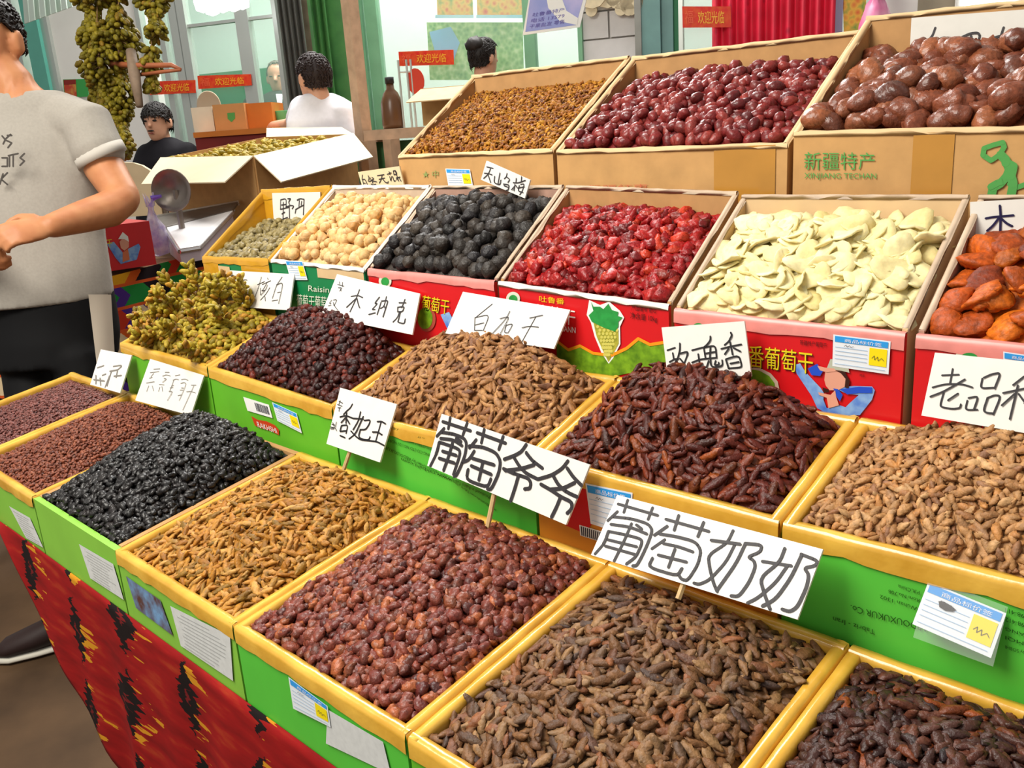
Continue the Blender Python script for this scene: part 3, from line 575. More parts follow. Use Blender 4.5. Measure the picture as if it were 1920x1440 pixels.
# ------------------------------------------------------------------ floor, cloth, side table
def mnode(nt, op, a, b=None, c=None):
    n = N(nt, 'ShaderNodeMath', operation=op)
    for i, x in enumerate((a, b, c)):
        if x is None: continue
        if isinstance(x, (int, float)): n.inputs[i].default_value = x
        else: nt.links.new(x, n.inputs[i])
    return n.outputs[0]
def mixc(nt, fac, a, b):
    m = N(nt, 'ShaderNodeMix', data_type='RGBA')
    for x, i in ((fac, 0), (a, 6), (b, 7)):
        if isinstance(x, tuple): m.inputs[i].default_value = x
        else: nt.links.new(x, m.inputs[i])
    return m.outputs[2]
def ikat_red():
    m, nt, b = nodemat('red ikat cloth'); L = nt.links; g = nt.nodes.new('ShaderNodeNewGeometry'); sp = nt.nodes.new('ShaderNodeSeparateXYZ'); L.new(g.outputs['Position'], sp.inputs[0])
    X, Zc = sp.outputs[0], sp.outputs[2]
    def streak(sx, sz, det, off=0.0):
        c_ = N(nt, 'ShaderNodeCombineXYZ'); L.new(mnode(nt, 'MULTIPLY', X, sx), c_.inputs[0]); L.new(mnode(nt, 'MULTIPLY_ADD', Zc, sz, off), c_.inputs[1]); n_ = N(nt, 'ShaderNodeTexNoise', Scale=1.0, Detail=det); L.new(c_.outputs[0], n_.inputs['Vector']); return n_.outputs['Fac']
    fe = mnode(nt, 'MULTIPLY', mnode(nt, 'SUBTRACT', streak(6, 85, 2.0), .5), .42)          # feathered edges run sideways
    u = mnode(nt, 'ADD', mnode(nt, 'DIVIDE', X, .2), mnode(nt, 'MULTIPLY', mnode(nt, 'SUBTRACT', streak(3, 3, 1.0, 7.0), .5), .5)); col = mnode(nt, 'FLOOR', mnode(nt, 'DIVIDE', X, .2)); fu = mnode(nt, 'ADD', mnode(nt, 'FRACT', u), fe)
    v = mnode(nt, 'ADD', mnode(nt, 'DIVIDE', Zc, .16), mnode(nt, 'MULTIPLY', col, .37)); fv = mnode(nt, 'FRACT', v)
    du = mnode(nt, 'ABSOLUTE', mnode(nt, 'SUBTRACT', fu, .35)); dv = mnode(nt, 'ABSOLUTE', mnode(nt, 'SUBTRACT', fv, .5))
    blk = mnode(nt, 'LESS_THAN', mnode(nt, 'ADD', mnode(nt, 'MULTIPLY', du, 2.6), dv), .43)
    core = mnode(nt, 'LESS_THAN', mnode(nt, 'ADD', mnode(nt, 'MULTIPLY', du, 4.0), mnode(nt, 'MULTIPLY', dv, 1.6)), .16)
    yel = mnode(nt, 'MULTIPLY', mnode(nt, 'MULTIPLY', mnode(nt, 'GREATER_THAN', fu, .38), mnode(nt, 'LESS_THAN', fu, mnode(nt, 'SUBTRACT', .82, mnode(nt, 'MULTIPLY', dv, .8)))), mnode(nt, 'MULTIPLY', mnode(nt, 'GREATER_THAN', streak(7, 75, 2.0, 31.0), .56), mnode(nt, 'LESS_THAN', dv, .42)))
    cx2 = N(nt, 'ShaderNodeCombineXYZ'); L.new(mnode(nt, 'MULTIPLY', X, 14), cx2.inputs[0]); L.new(mnode(nt, 'MULTIPLY', Zc, 60), cx2.inputs[1])
    n2 = N(nt, 'ShaderNodeTexNoise', Scale=.6, Detail=4.0); L.new(cx2.outputs[0], n2.inputs['Vector'])
    base = ramp(nt, ['#740a0a', '#921010', '#a4381a'], [.3, .56, .74]); L.new(n2.outputs['Fac'], base.inputs['Fac'])
    c = mixc(nt, yel, base.outputs['Color'], rgb('#c4861a')); c = mixc(nt, blk, c, rgb('#140a0a')); c = mixc(nt, core, c, rgb('#6a1416'))
    L.new(c, b.inputs['Base Color']); b.inputs['Roughness'].default_value = .8; b.inputs['Specular IOR Level'].default_value = .2
    return m
M_IKAT = ikat_red()
def ikat_many():
    m, nt, b = nodemat('many-coloured ikat cloth'); L = nt.links; g = nt.nodes.new('ShaderNodeNewGeometry'); sp = nt.nodes.new('ShaderNodeSeparateXYZ'); L.new(g.outputs['Position'], sp.inputs[0])
    Yc, Zc = sp.outputs[1], sp.outputs[2]
    band = mnode(nt, 'DIVIDE', mnode(nt, 'ADD', Zc, mnode(nt, 'MULTIPLY', Yc, .05)), .075); bi = mnode(nt, 'FLOOR', band); bf = mnode(nt, 'FRACT', band)
    zig = mnode(nt, 'PINGPONG', mnode(nt, 'MULTIPLY', Yc, 90), .5); zig = mnode(nt, 'MULTIPLY', zig, .06)
    q = mnode(nt, 'ADD', mnode(nt, 'ADD', mnode(nt, 'DIVIDE', Yc, .05), mnode(nt, 'MULTIPLY', bi, .63)), mnode(nt, 'MULTIPLY', mnode(nt, 'ABSOLUTE', mnode(nt, 'SUBTRACT', bf, .5)), 1.6))
    wn = N(nt, 'ShaderNodeTexWhiteNoise', noise_dimensions='2D'); cc = N(nt, 'ShaderNodeCombineXYZ'); L.new(mnode(nt, 'FLOOR', mnode(nt, 'ADD', q, zig)), cc.inputs[0]); L.new(bi, cc.inputs[1]); L.new(cc.outputs[0], wn.inputs['Vector'])
    r = ramp(nt, ['#1c8a3a', '#1a0f14', '#e2a41c', '#4c2a86', '#c8361c', '#e0c8a0', '#d8601c', '#1a0f14'], [0, .16, .3, .46, .6, .72, .82, .92], 'CONSTANT'); L.new(wn.outputs['Value'], r.inputs['Fac'])
    c = mixc(nt, mnode(nt, 'GREATER_THAN', mnode(nt, 'ABSOLUTE', mnode(nt, 'SUBTRACT', bf, .5)), .43), r.outputs['Color'], rgb('#d85a24'))
    L.new(c, b.inputs['Base Color']); b.inputs['Roughness'].default_value = .8; b.inputs['Specular IOR Level'].default_value = .2
    return m
M_IKAT2 = ikat_many()
M_FLOOR = mat('dusty brown floor', '#5a432c', .75, .3, .45, 3.5, .3, 40, col2='#382716')
mk('floor', [(-14, -3, 0), (6, -3, 0), (6, 12, 0), (-14, 12, 0)], [(0, 1, 2, 3)], M_FLOOR, kind='structure')
# front cloth hanging from the stand, its left part drawn up
hem = [onY(x, y, .44) for x, y in ((-60, 900), (0, 992), (22, 1035), (66, 1130), (120, 1240), (170, 1335), (225, 1440), (300, 1570))]
hx = [p[0] for p in hem]; hz = [max(.06, p[2]) for p in hem]
xs = np.linspace(-2.30, .10, 150); nz = 26; V = []; Fc = []
for i, x in enumerate(xs):
    zb = float(np.interp(x, hx, hz)) if x < hx[-1] else .06
    zb = max(zb, .06)
    for j in range(nz+1):
        t = j/nz; z = .668-(.668-zb)*t; a = t**.8*min(1.0, max(.12, (x+1.75)/.7))
        V.append((x, .447-.012*a*math.sin(x*19+1)-.016*a*math.sin(x*41)*(.4+.6*t)-.012*t, z))
for i in range(len(xs)-1):
    for j in range(nz): Fc.append((i*(nz+1)+j, (i+1)*(nz+1)+j, (i+1)*(nz+1)+j+1, i*(nz+1)+j+1))
o = mk('table_cloth', V, Fc, M_IKAT, smooth=True); props(o, 'red ikat tablecloth with black and yellow motifs hanging below the front row', 'tablecloth')
sm = o.modifiers.new('thickness', 'SOLIDIFY'); sm.thickness = .0015; sm.offset = 1
# side table with its own cloth, behind the left end of the stand
ztab = .95
ta = onZ(202, 520, ztab); tb = onZ(375, 474, ztab); te = (tb-ta)/np.linalg.norm(tb-ta); tin = np.array([-te[1], te[0], 0.0])
if tin@(-ta) > 0: tin = -tin
p_ = [ta-te*.05, ta+te*.76, ta+te*.76+tin*.55, ta-te*.05+tin*.55]
tbl = thing('side_table', tuple((p_[0]+p_[2])/2*np.array([1, 1, 0])), 'low side table holding the scale and the small red carton', 'table')
MB().slab([p-np.array([0, 0, .025]) for p in p_], .024, np.array([0, 0, 1.0])).build('table_top', M_WOOD, tbl)
for p in p_:
    c = p*.9+.1*sum(p_)/4; MB().box((c[0]-.02, c[1]-.02, 0), (c[0]+.02, c[1]+.02, ztab-.02)).build('leg', M_WOOD, tbl)
V = []; Fc = []; nx_ = 50; nz = 14
path = [p_[3]-tin*.004, p_[0], p_[1], p_[2]]
pts = []
for k in range(3):
    for i in range(nx_): pts.append((path[k]+(path[k+1]-path[k])*i/nx_, k))
cen = sum(p_)/4
for i, (p, k) in enumerate(pts):
    out = (p-cen)*np.array([1, 1, 0]); out /= np.linalg.norm(out)
    for j in range(nz+1):
        t = j/nz; w = t*.015*math.sin(i*.9)
        q = p+out*(.006+w+.02*t); V.append((q[0], q[1], ztab+.001-.62*t))
for i in range(len(pts)-1):
    for j in range(nz): Fc.append((i*(nz+1)+j, (i+1)*(nz+1)+j, (i+1)*(nz+1)+j+1, i*(nz+1)+j+1))
o = mk('table_cloth', V, Fc, M_IKAT2, smooth=True); props(o, 'many-coloured ikat cloth hanging from the side table below the red carton', 'tablecloth')
# ------------------------------------------------------------------ shopfronts behind
M_MINT = mat('pale mint wall', '#d4e8dc', .7, .3, .05, 3); M_WHITEW = mat('white plaster', '#f2f0ea', .8, .2, .06, 5)
M_TEALP = mat('teal paint', '#5fae9c', .4, .4, .1, 12); M_GREENPAINT = mat('green paint', '#4f8a4a', .45, .4, .2, 8, col2='#3d7040'); M_GREYMET = mat('grey metal', '#7a7a74', .4, .5, .2, 10, metal=.4)
M_ALU = mat('aluminium frame', '#b8beb8', .35, .5, metal=.5); M_BLUETEAL = mat('blue-green paint', '#6f9c98', .45, .4, .15, 10); M_DKGREEN = mat('deep green paint', '#1f7a4c', .5, .4)
M_POST = mat('weathered post', '#cfae90', .7, .3, .25, 20); M_BRICKW = mat('white brick', '#e4e2e0', .7, .3, .08, 15)
def glassmat(name, tint, alpha):
    m, nt, b = nodemat(name); b.inputs['Base Color'].default_value = rgb(tint); b.inputs['Roughness'].default_value = .05; b.inputs['Alpha'].default_value = alpha; b.inputs['Specular IOR Level'].default_value = .6; MATS[name] = m; return m
M_GLASS = glassmat('green tinted glass', '#a8d4c0', .22); M_GLASS2 = glassmat('pale tinted glass', '#cfe4de', .2)
WA = atdepth(100, 200, 6.8); WB = atdepth(1500, 50, 5.0); wu = (WB-WA)*np.array([1, 1, 0]); wu /= np.linalg.norm(wu); wn = np.array([wu[1], -wu[0], 0])
if wn@(CP-WA) < 0: wn = -wn
def W(px, py, off=0): return onplane(px, py, WA+wn*off, wn)
def wbox(name, x0, x1, py, z0, z1, m, off=0, th=.05, parent=None, **kw):
    """upright slab in the shopfront plane between two pixel columns; off>0 stands out towards us"""
    a = W(x0, py, off); b = W(x1, py, off); q = [np.array([a[0], a[1], z0]), np.array([b[0], b[1], z0]), np.array([b[0], b[1], z1]), np.array([a[0], a[1], z1])]
    return MB().slab(q, -th, wn).build(name, m, parent, **kw)
def wz(px, py, off=0): return float(W(px, py, off)[2])
ZT = 3.0
wbox('wall_left', 97, 277, 120, 0, ZT, M_WHITEW, 0, .12, kind='structure')
for i, (x0, x1, off, m) in enumerate(((24, 38, .02, M_ALU), (52, 78, .06, M_TEALP), (80, 97, .03, M_ALU))): wbox('trim_%d' % (i+1), x0, x1, 90, 0, ZT, m, off, .08, kind='structure')
wbox('wall_rear', 240, 1800, 60, 0, ZT, M_MINT, -1.5, .1, kind='structure')
# left shop window: frames, panes, low green panel inside
def window(n, x0, x1, py, zs, frame_m, glass_m, bars=(), off=0):
    fr = wbox('window_%d' % n, x0, x0+8, py, 0, ZT, frame_m, off+.03, .06, kind='structure')
    wbox('window_frame', x1-8, x1, py, 0, ZT, frame_m, off+.03, .06, fr)
    for z0, z1 in zs: wbox('window_rail', x0, x1, py, z0, z1, frame_m, off+.02, .045, fr)
    for bx in bars: wbox('window_bar', bx[0], bx[1], py, 0, ZT, frame_m, off+.03, .06, fr)
    e = [x0+8]+[v for b in bars for v in b]+[x1-8]
    for k in range(0, len(e), 2): wbox('pane', e[k], e[k+1], py, .1, ZT, glass_m, off, .006, fr)
    return fr
window(1, 268, 352, 120, ((0, .1),), M_ALU, M_GLASS, ((306, 316), (330, 346)))
window(2, 352, 530, 120, ((0, .1), (wz(440, 42), wz(440, 36))), M_ALU, M_GLASS, ((452, 476),))
wbox('wainscot_board', 345, 545, 120, 0, wz(440, 133, -1.42), M_DKGREEN, -1.42, .04); bpy.data.objects['wainscot_board'].name = 'trim_4'; bpy.data.objects['trim_4']['kind'] = 'structure'
WM['trim_4'] = WM['wainscot_board']
# folded grey shutter and green folded shutter beside the pillar
def shutter(label, x0, x1, py, n, m, off):
    t = thing('folding_shutter', tuple(W((x0+x1)/2, py, off)*np.array([1, 1, 0])), label, 'shutter')
    for i in range(n):
        a = W(x0+(x1-x0)*i/n, py, off+(.05 if i % 2 else 0)); b = W(x0+(x1-x0)*(i+.92)/n, py, off+(0 if i % 2 else .05))
        MB().slab([np.array([a[0], a[1], 0]), np.array([b[0], b[1], 0]), np.array([b[0], b[1], ZT]), np.array([a[0], a[1], ZT])], .012, wn).build('slat', m, t)
shutter('grey metal folding shutter behind the man in white', 530, 578, 110, 9, M_GREYMET, .08)
wbox('wall_middle', 572, 612, 110, 0, ZT, mat('stained plaster', '#b8a48c', .8, .2, .3, 12), 0, .12, kind='structure')
shutter('green metal folding shutter beside the wooden post', 590, 622, 110, 5, M_GREENPAINT, .16)
wbox('trim_5', 612, 668, 110, 0, ZT, M_GREENPAINT, .14, .18, kind='structure')
# middle window with grape posters
window(3, 676, 1092, 90, ((0, .1),), mat('light green frame', '#7cb48c', .45, .4, .15, 10), M_GLASS2, ((690, 712), (983, 1003)))
def wposter(name, label, q, m, off, cat='poster', grp=None, th=.004, extra=()):
    t = thing(name, tuple(W(*q[3], off)), label, cat, grp)
    MB().slab([W(*p, off) for p in (q[3], q[2], q[1], q[0])], -th, wn).build('sheet', m, t)
    for k, (nm, pts, mm) in enumerate(extra): mk(nm, [W(x, y, off+.002+.0008*k) for x, y in pts], [tuple(range(len(pts)))[::-1]], mm, t)
    return t
def foliage_mat(name, cols, scale):
    m, nt, b = nodemat(name); g = nt.nodes.new('ShaderNodeNewGeometry'); v = N(nt, 'ShaderNodeTexVoronoi', Scale=scale); nt.links.new(g.outputs['Position'], v.inputs['Vector'])
    r = ramp(nt, cols); n = N(nt, 'ShaderNodeTexNoise', Scale=scale*.5, Detail=4.0); nt.links.new(g.outputs['Position'], n.inputs['Vector'])
    a = mnode(nt, 'ADD', mnode(nt, 'MULTIPLY', v.outputs['Distance'], .6), mnode(nt, 'MULTIPLY', n.outputs['Fac'], .7)); nt.links.new(a, r.inputs['Fac']); nt.links.new(r.outputs['Color'], b.inputs['Base Color']); b.inputs['Roughness'].default_value = .5; return m
M_VINE = foliage_mat('vine print', ['#1f6a1c', '#4a9a30', '#8cc060', '#c8e0a0'], 34); M_FRUITP = foliage_mat('fruit print', ['#8a1c1c', '#d8401c', '#e8b43c', '#5a9a3a'], 26); M_SKYP = mat('pale sky print', '#bfe0e4', .5, .3, .2, 4, col2='#7cc0dc')
M_SKYP2 = mat('blue print patch', '#74b4dc', .5, .3)
wposter('vine_poster', 'poster of hanging green grape vines behind the shop glass', [(800, 42), (980, 42), (982, 150), (806, 150)], M_VINE, -.25, extra=(('print_sky', [(805, 60), (845, 50), (862, 80), (850, 115), (822, 120)], M_SKYP2),))
wposter('fruit_poster', 'framed poster of red and yellow fruit, left of two at the top', [(818, -30), (885, -30), (887, 30), (820, 30)], M_FRUITP, -.2, grp='framed fruit posters', extra=(('print_frame', [(816, 28), (888, 28), (888, 34), (816, 34)], M_SKYP),))
wposter('fruit_poster', 'framed poster of fruit beside the green window bar, right of two', [(893, -30), (978, -30), (980, 30), (895, 30)], M_FRUITP, -.2, grp='framed fruit posters', extra=(('print_frame', [(893, 28), (980, 28), (980, 34), (893, 34)], M_SKYP),))
# welcome banners
M_BANNER = mat('red banner', '#d8261c', .5, .3, .12, 30, col2='#e05a1c'); M_GOLD = mat('gold lettering', '#f0b428', .45, .4)
def banner(label, q, off):
    t = wposter('welcome_banner', label, q, M_BANNER, off, 'banner', 'red welcome banners', .003); pl = (WA+wn*(off+.002), wn)
    s = sub(q, .32, .86, .22, .82); text('欢迎光临', [s[3], s[2], s[1], s[0]], pl, M_GOLD, t, .001)
    e = sub(q, .05, .22, .2, .8); c = np.mean(np.array(e), 0); text('福', [e[3], e[2], e[1], e[0]], pl, mat('pinkish emblem', '#e8603c', .5, .3), t, .001)
    return t
banner('red welcome banner on glass half hidden by the hanging raisins', [(279, 153), (366, 150), (367, 174), (281, 178)], .04)
banner('red welcome banner above the cardboard boxes on the counter', [(370, 142), (470, 139), (472, 160), (372, 167)], .04)
banner('red welcome banner in the middle window left of the woman', [(747, 97), (850, 93), (851, 121), (749, 124)], .04)
banner('bright red welcome banner beside the red curtain', [(1279, 12), (1370, 12), (1371, 51), (1280, 52)], .08)
# white brick wall with painted flower board
bw_ = wbox('wall_back', 1088, 1196, 60, 0, ZT, mat('mortar', '#c8c4be', .9, .2), -.03, .12, kind='structure')
a = W(1090, 60); b = W(1194, 60); Lw = np.linalg.norm((b-a)[:2]); zc0 = wz(1140, 130)-.6; bme = None
for r_ in range(11):
    z = zc0+r_*.155; x = -.17*(r_ % 2)
    while x < Lw:
        x0 = max(0, x+.006); x1 = min(Lw, x+.334)
        if x1-x0 > .03:
            p = a+wu*x0; q = a+wu*x1; MB().slab([np.array([p[0], p[1], z+.005]), np.array([q[0], q[1], z+.005]), np.array([q[0], q[1], z+.15]), np.array([p[0], p[1], z+.15])], -.035, wn).build('brick', M_BRICKW, bw_)
        x += .34
fb = thing('flower_board', tuple(W(1145, 30, .05)), 'cream scalloped wooden board at the top of the brick wall', 'ornament')
M_CREAM = mat('cream board', '#e4d4b0', .6, .3, .2, 25)
for x, y, r_ in ((1112, -14, .09), (1140, -22, .11), (1165, -16, .1), (1185, 5, .07), (1165, 18, .035), (1180, 18, .035), (1110, 20, .035)):
    c = W(x, y, .03+.004*(x % 5)); MB().slab([c+r_*(wu*math.cos(k*.524)+np.array([0, 0, math.sin(k*.524)])) for k in range(12)], .02, wn).build('petal', M_CREAM, fb)
# purple and white placard hanging in front
pa = thing('placard', tuple(atdepth(1040, 40, 4.2)), 'tilted lilac and white printed placard hanging before the window', 'placard'); M_LILAC = mat('lilac print', '#8f9ad8', .4, .4, .3, 6, col2='#c8bce8')
PN = wn; PP = atdepth(1040, 40, 4.2); ppl = (PP, PN)
MB().slab([onplane(x, y, PP, PN) for x, y in ((980, 66), (1087, 51), (1104, -20), (994, -20))], -.006, PN).build('sheet', M_WHITE, pa)
poly('lilac_print', [(985, 60), (1080, 47), (1098, -18), (996, -18)], ppl, M_LILAC, pa, .001); poly('white_sweep', [(1022, -18), (1048, -18), (1062, 20), (1084, 34), (1082, 47), (1050, 40), (1028, 15)], ppl, M_WHITE, pa, .002)
for i in range(3): text(('干果批发 零售', '电话 13579', '吐鲁番特产')[i], [(992+3*i, 54-11*i), (1058, 44-11*i), (1059, 36-11*i), (994+3*i, 46-11*i)], ppl, mat('violet print', '#6a62b0', .5, .3), pa, .003)
mb = MB(); mb.tube([atdepth(994, 5, 4.22), atdepth(992, -160, 4.22)], .003, 5); mb.tube([atdepth(1100, 0, 4.22), atdepth(1098, -160, 4.22)], .003, 5); mb.build('string', M_STICK, pa)
# door frame, red curtain, right-hand goods
for i, (x0, x1, off, m) in enumerate(((1190, 1202, .06, M_GREYMET), (1202, 1238, .05, M_BLUETEAL), (1240, 1262, .02, M_BLUETEAL), (1262, 1276, .0, M_DKGREEN))): wbox('trim_%d' % (i+6), x0, x1, 50, 0, ZT, m, off, .1, kind='structure')
window(4, 1272, 1345, 40, ((0, .1),), M_ALU, M_GLASS2)
cur_m, cnt, cb = nodemat('red patterned curtain'); gg = cnt.nodes.new('ShaderNodeNewGeometry'); vv_ = N(cnt, 'ShaderNodeTexVoronoi', Scale=9.0); cnt.links.new(gg.outputs['Position'], vv_.inputs['Vector']); rr_ = ramp(cnt, ['#a00f2c', '#e0183c', '#d01434'], [0, .22, .6]); cnt.links.new(vv_.outputs['Distance'], rr_.inputs['Fac']); cnt.links.new(rr_.outputs['Color'], cb.inputs['Base Color']); cb.inputs['Roughness'].default_value = .6
V = []; Fc = []; n_ = 60
for i in range(n_+1):
    p = W(1335+235*i/n_, 40, .03+.03*math.sin(i*.9)); V += [(p[0], p[1], .1), (p[0], p[1], 2.9)]
for i in range(n_): Fc.append((2*i, 2*i+2, 2*i+3, 2*i+1))
props(mk('door_curtain', V, Fc, cur_m, smooth=True), 'crimson patterned curtain hanging in the right doorway', 'curtain').modifiers.new('thickness', 'SOLIDIFY').thickness = .004
wbox('trim_10', 1566, 1580, 40, 0, ZT, mat('grey lilac paint', '#8a86a0', .5, .4), .04, .1, kind='structure')
wposter('produce_poster', 'poster of grapes and peppers right of the crimson curtain', [(1580, -20), (1624, -20), (1624, 62), (1582, 64)], M_FRUITP, .03)
wbox('wall_right', 1650, 1720, 20, 0, ZT, M_WHITEW, 0, .12, kind='structure')
wbox('wall_far', 1715, 1990, 20, 0, ZT, mat('dim wall', '#b8ac98', .8, .2, .1, 4), -.3, .1, kind='structure')
w5 = wbox('window_5', 1792, 1925, 10, wz(1850, 24, -.26), ZT, mat('white window frame', '#e8e6de', .5, .4), -.22, .04, kind='structure')
M_DAY = mat('bright daylight pane', '#ffffff', .2, .5, emit=2.2)
for x0, x1 in ((1803, 1868), (1874, 1906)): wbox('pane', x0, x1, 10, wz(1850, 17, -.2), ZT-.05, M_DAY, -.205, .01, w5)
# ------------------------------------------------------------------ lamp glare, counter, cartons and tables in the aisle
M_HAIR0 = mat('black cap', '#1a1614', .5, .4); M_LAMP = mat('lamp tube', '#ffffff', .3, .3, emit=6)
lf = thing('ceiling_lamp', tuple(atdepth(405, 10, 5.6)), 'glaring white lamp cluster at the top of the left shop window', 'lamp')
for x, y in ((378, 8), (396, 14), (415, 8), (436, 6), (452, 2)):
    c = atdepth(x, y-6, 5.6); v_, f_ = lathe([(.001, -.07), (.04, -.055), (.05, 0), (.04, .04), (.015, .06), (.001, .062)], 12); mk('bulb', v_+c, f_, M_LAMP, lf, smooth=True)
c0 = atdepth(370, -14, 5.6); c1 = atdepth(460, -22, 5.6); MB().tube([c0, c1], .025, 8).build('rail', M_GREYMET, lf)
# counter with three boxes
def pxbox(name, q, d, depth_, m, parent=None, sid=None, **kw):
    """box whose front face is the pixel quad TL,TR,BR,BL seen at depth d, upright, going back by depth_"""
    bl = atdepth(*q[3], d); br = atdepth(*q[2], d if sid is None else sid); u = (br-bl)*np.array([1, 1, 0]); u /= np.linalg.norm(u); n = np.array([u[1], -u[0], 0])
    if n@(CP-bl) < 0: n = -n
    P4 = [onplane(x, y, bl, n) for x, y in (q[3], q[2], q[1], q[0])]
    z0 = (P4[0][2]+P4[1][2])/2; z1 = (P4[2][2]+P4[3][2])/2
    P4 = [np.array([P4[0][0], P4[0][1], z0]), np.array([P4[1][0], P4[1][1], z0]), np.array([P4[1][0], P4[1][1], z1]), np.array([P4[0][0], P4[0][1], z1])]
    return P4, n
def plainbox(name, label, cat, q, d, depth_, m, sid=None, group=None):
    P4, n = pxbox(name, q, d, depth_, m, sid=sid); t = thing(name, tuple((P4[0]+P4[1])/2-n*depth_/2), label, cat, group)
    bk = [p-n*depth_ for p in P4]
    MB().hexa([P4[0], P4[1], bk[1], bk[0], P4[3], P4[2], bk[2], bk[3]]).build('body', m, t)
    top = (P4[2]+P4[3])/2; w = (P4[1]-P4[0]); bt = w/np.linalg.norm(w)
    for s in (0, 1):   # two closed top flaps with a seam
        a = P4[3]-n*depth_*(.0 if s == 0 else .505); b = P4[2]-n*depth_*(.0 if s == 0 else .505); MB().slab([a, b, b-n*depth_*.495, a-n*depth_*.495], .004, np.array([0, 0, 1.0])).build('top_flap', m, t)
    return t, P4, n
M_OXB = mat('oxblood cloth', '#7a2420', .7, .3, .3, 6); M_ORB = mat('orange-brown cardboard', '#c8742c', .7, .3, .12, 10); M_CARDB = mat('mid cardboard', '#c8925a', .7, .3, .12, 10); M_CARDW = mat('whitish cardboard', '#e8dcc4', .7, .3, .1, 10)
P4, n = pxbox('c', [(378, 248), (545, 236), (545, 330), (378, 338)], 5.1, .6, M_OXB)
ct = thing('counter', tuple(np.array([*((P4[0]+P4[1])/2-n*.3)[:2], 0])), 'oxblood covered counter carrying three cardboard boxes', 'counter'); ztop = P4[2][2]
lo = [np.array([p[0], p[1], 0]) for p in (P4[0], P4[1], P4[1]-n*.6, P4[0]-n*.6)]; hi = [p+np.array([0, 0, ztop]) for p in lo]
MB().hexa(lo+[p-np.array([0, 0, .03]) for p in hi]).build('base', M_OXB, ct); MB().hexa([p-np.array([0, 0, .029])+n*.02*(1 if i < 2 else 0) for i, p in enumerate(hi)]+[p+n*.02*(1 if i < 2 else 0) for i, p in enumerate(hi)]).build('counter_top', M_ORB, ct)
t, P4b, nb = plainbox('cardboard_box', 'whitish cardboard box at the left end of the counter', 'box', [(362, 204), (402, 200), (405, 254), (366, 257)], 5.12, .25, M_CARDW, group='boxes on the counter')
t, P4b, nb = plainbox('cardboard_box', 'cardboard box with green shield mark, middle of the counter', 'box', [(402, 199), (459, 193), (464, 247), (406, 252)], 5.1, .3, M_CARDB, group='boxes on the counter')
pl = (P4b[0]+nb*.002, nb); poly('shield_mark', [(426, 212), (440, 211), (441, 222), (434, 229), (427, 223)], pl, M_GREENP, t)
t, P4b, nb = plainbox('cardboard_box', 'orange-brown cardboard box at the right end of the counter', 'box', [(460, 196), (513, 192), (515, 246), (465, 249)], 5.14, .3, M_ORB, group='boxes on the counter')
# seat-back shapes: round stool back behind the boxes, pale chair back behind the young man
# wooden post and bench with green panel
pc = atdepth(672, 160, 4.7); MB().box((pc[0]-.032, pc[1]-.032, 0), (pc[0]+.032, pc[1]+.032, 3)).build('trim_11', M_POST, kind='structure')
P4, n = pxbox('b', [(697, 248), (812, 232), (812, 330), (697, 340)], 4.55, .5, M_POST)
bn = thing('bench_table', tuple(np.array([*((P4[0]+P4[1])/2-n*.25)[:2], 0])), 'wooden table with green cross panel below the middle window', 'table'); zt_ = P4[2][2]
lo = [np.array([p[0], p[1], zt_-.05]) for p in (P4[0]-(P4[1]-P4[0])*.05, P4[1]+(P4[1]-P4[0])*.3, P4[1]+(P4[1]-P4[0])*.3-n*.5, P4[0]-(P4[1]-P4[0])*.05-n*.5)]
MB().hexa(lo+[p+np.array([0, 0, .05]) for p in lo]).build('table_top', M_POST, bn)
for k, p in enumerate((P4[0], P4[0]*.62+P4[1]*.38, P4[1], P4[1]-n*.44, P4[0]-n*.44)): MB().box((p[0]-.03, p[1]-.03, 0), (p[0]+.03, p[1]+.03, zt_-.05)).build('leg', M_POST, bn)
MB().slab([np.array([*(P4[0]-n*.1)[:2], .2]), np.array([*(P4[1]-n*.1)[:2], .2]), np.array([*(P4[1]-n*.1)[:2], zt_-.06]), np.array([*(P4[0]-n*.1)[:2], zt_-.06])], .02, n).build('green_panel', M_GREENPAINT, bn)
# open flap carton on the bench beside the flower buds, jar behind the glass
oc = thing('open_carton', tuple(atdepth(800, 225, 4.3)), 'open cardboard carton of white packets behind the flower-bud carton', 'box'); cb_ = atdepth(795, 226, 4.3)
e1 = wu*.36; e2 = -wn*.3; z0 = zt_+.002; b4 = [np.array([cb_[0], cb_[1], z0]), np.array([*(cb_+e1)[:2], z0]), np.array([*(cb_+e1+e2)[:2], z0]), np.array([*(cb_+e2)[:2], z0])]
hC = .17
for i in range(4):
    a, b = b4[i], b4[(i+1) % 4]; MB().slab([a, b, b+np.array([0, 0, hC]), a+np.array([0, 0, hC])], .006).build('wall_panel', M_CARD, oc)
MB().slab(b4, .004, np.array([0, 0, 1.0])).build('bottom_panel', M_CARD, oc)
up = np.array([0, 0, hC]); MB().slab([b4[0]+up, b4[1]+up, b4[1]+up+wn*.18+np.array([0, 0, -.06]), b4[0]+up+wn*.18+np.array([0, 0, -.06])], .005).build('flap', M_CARD_PALE, oc)
MB().slab([b4[1]+up, b4[2]+up, b4[2]+up+wu*.16+np.array([0, 0, .05]), b4[1]+up+wu*.16+np.array([0, 0, .05])], .005).build('flap', M_CARD, oc)
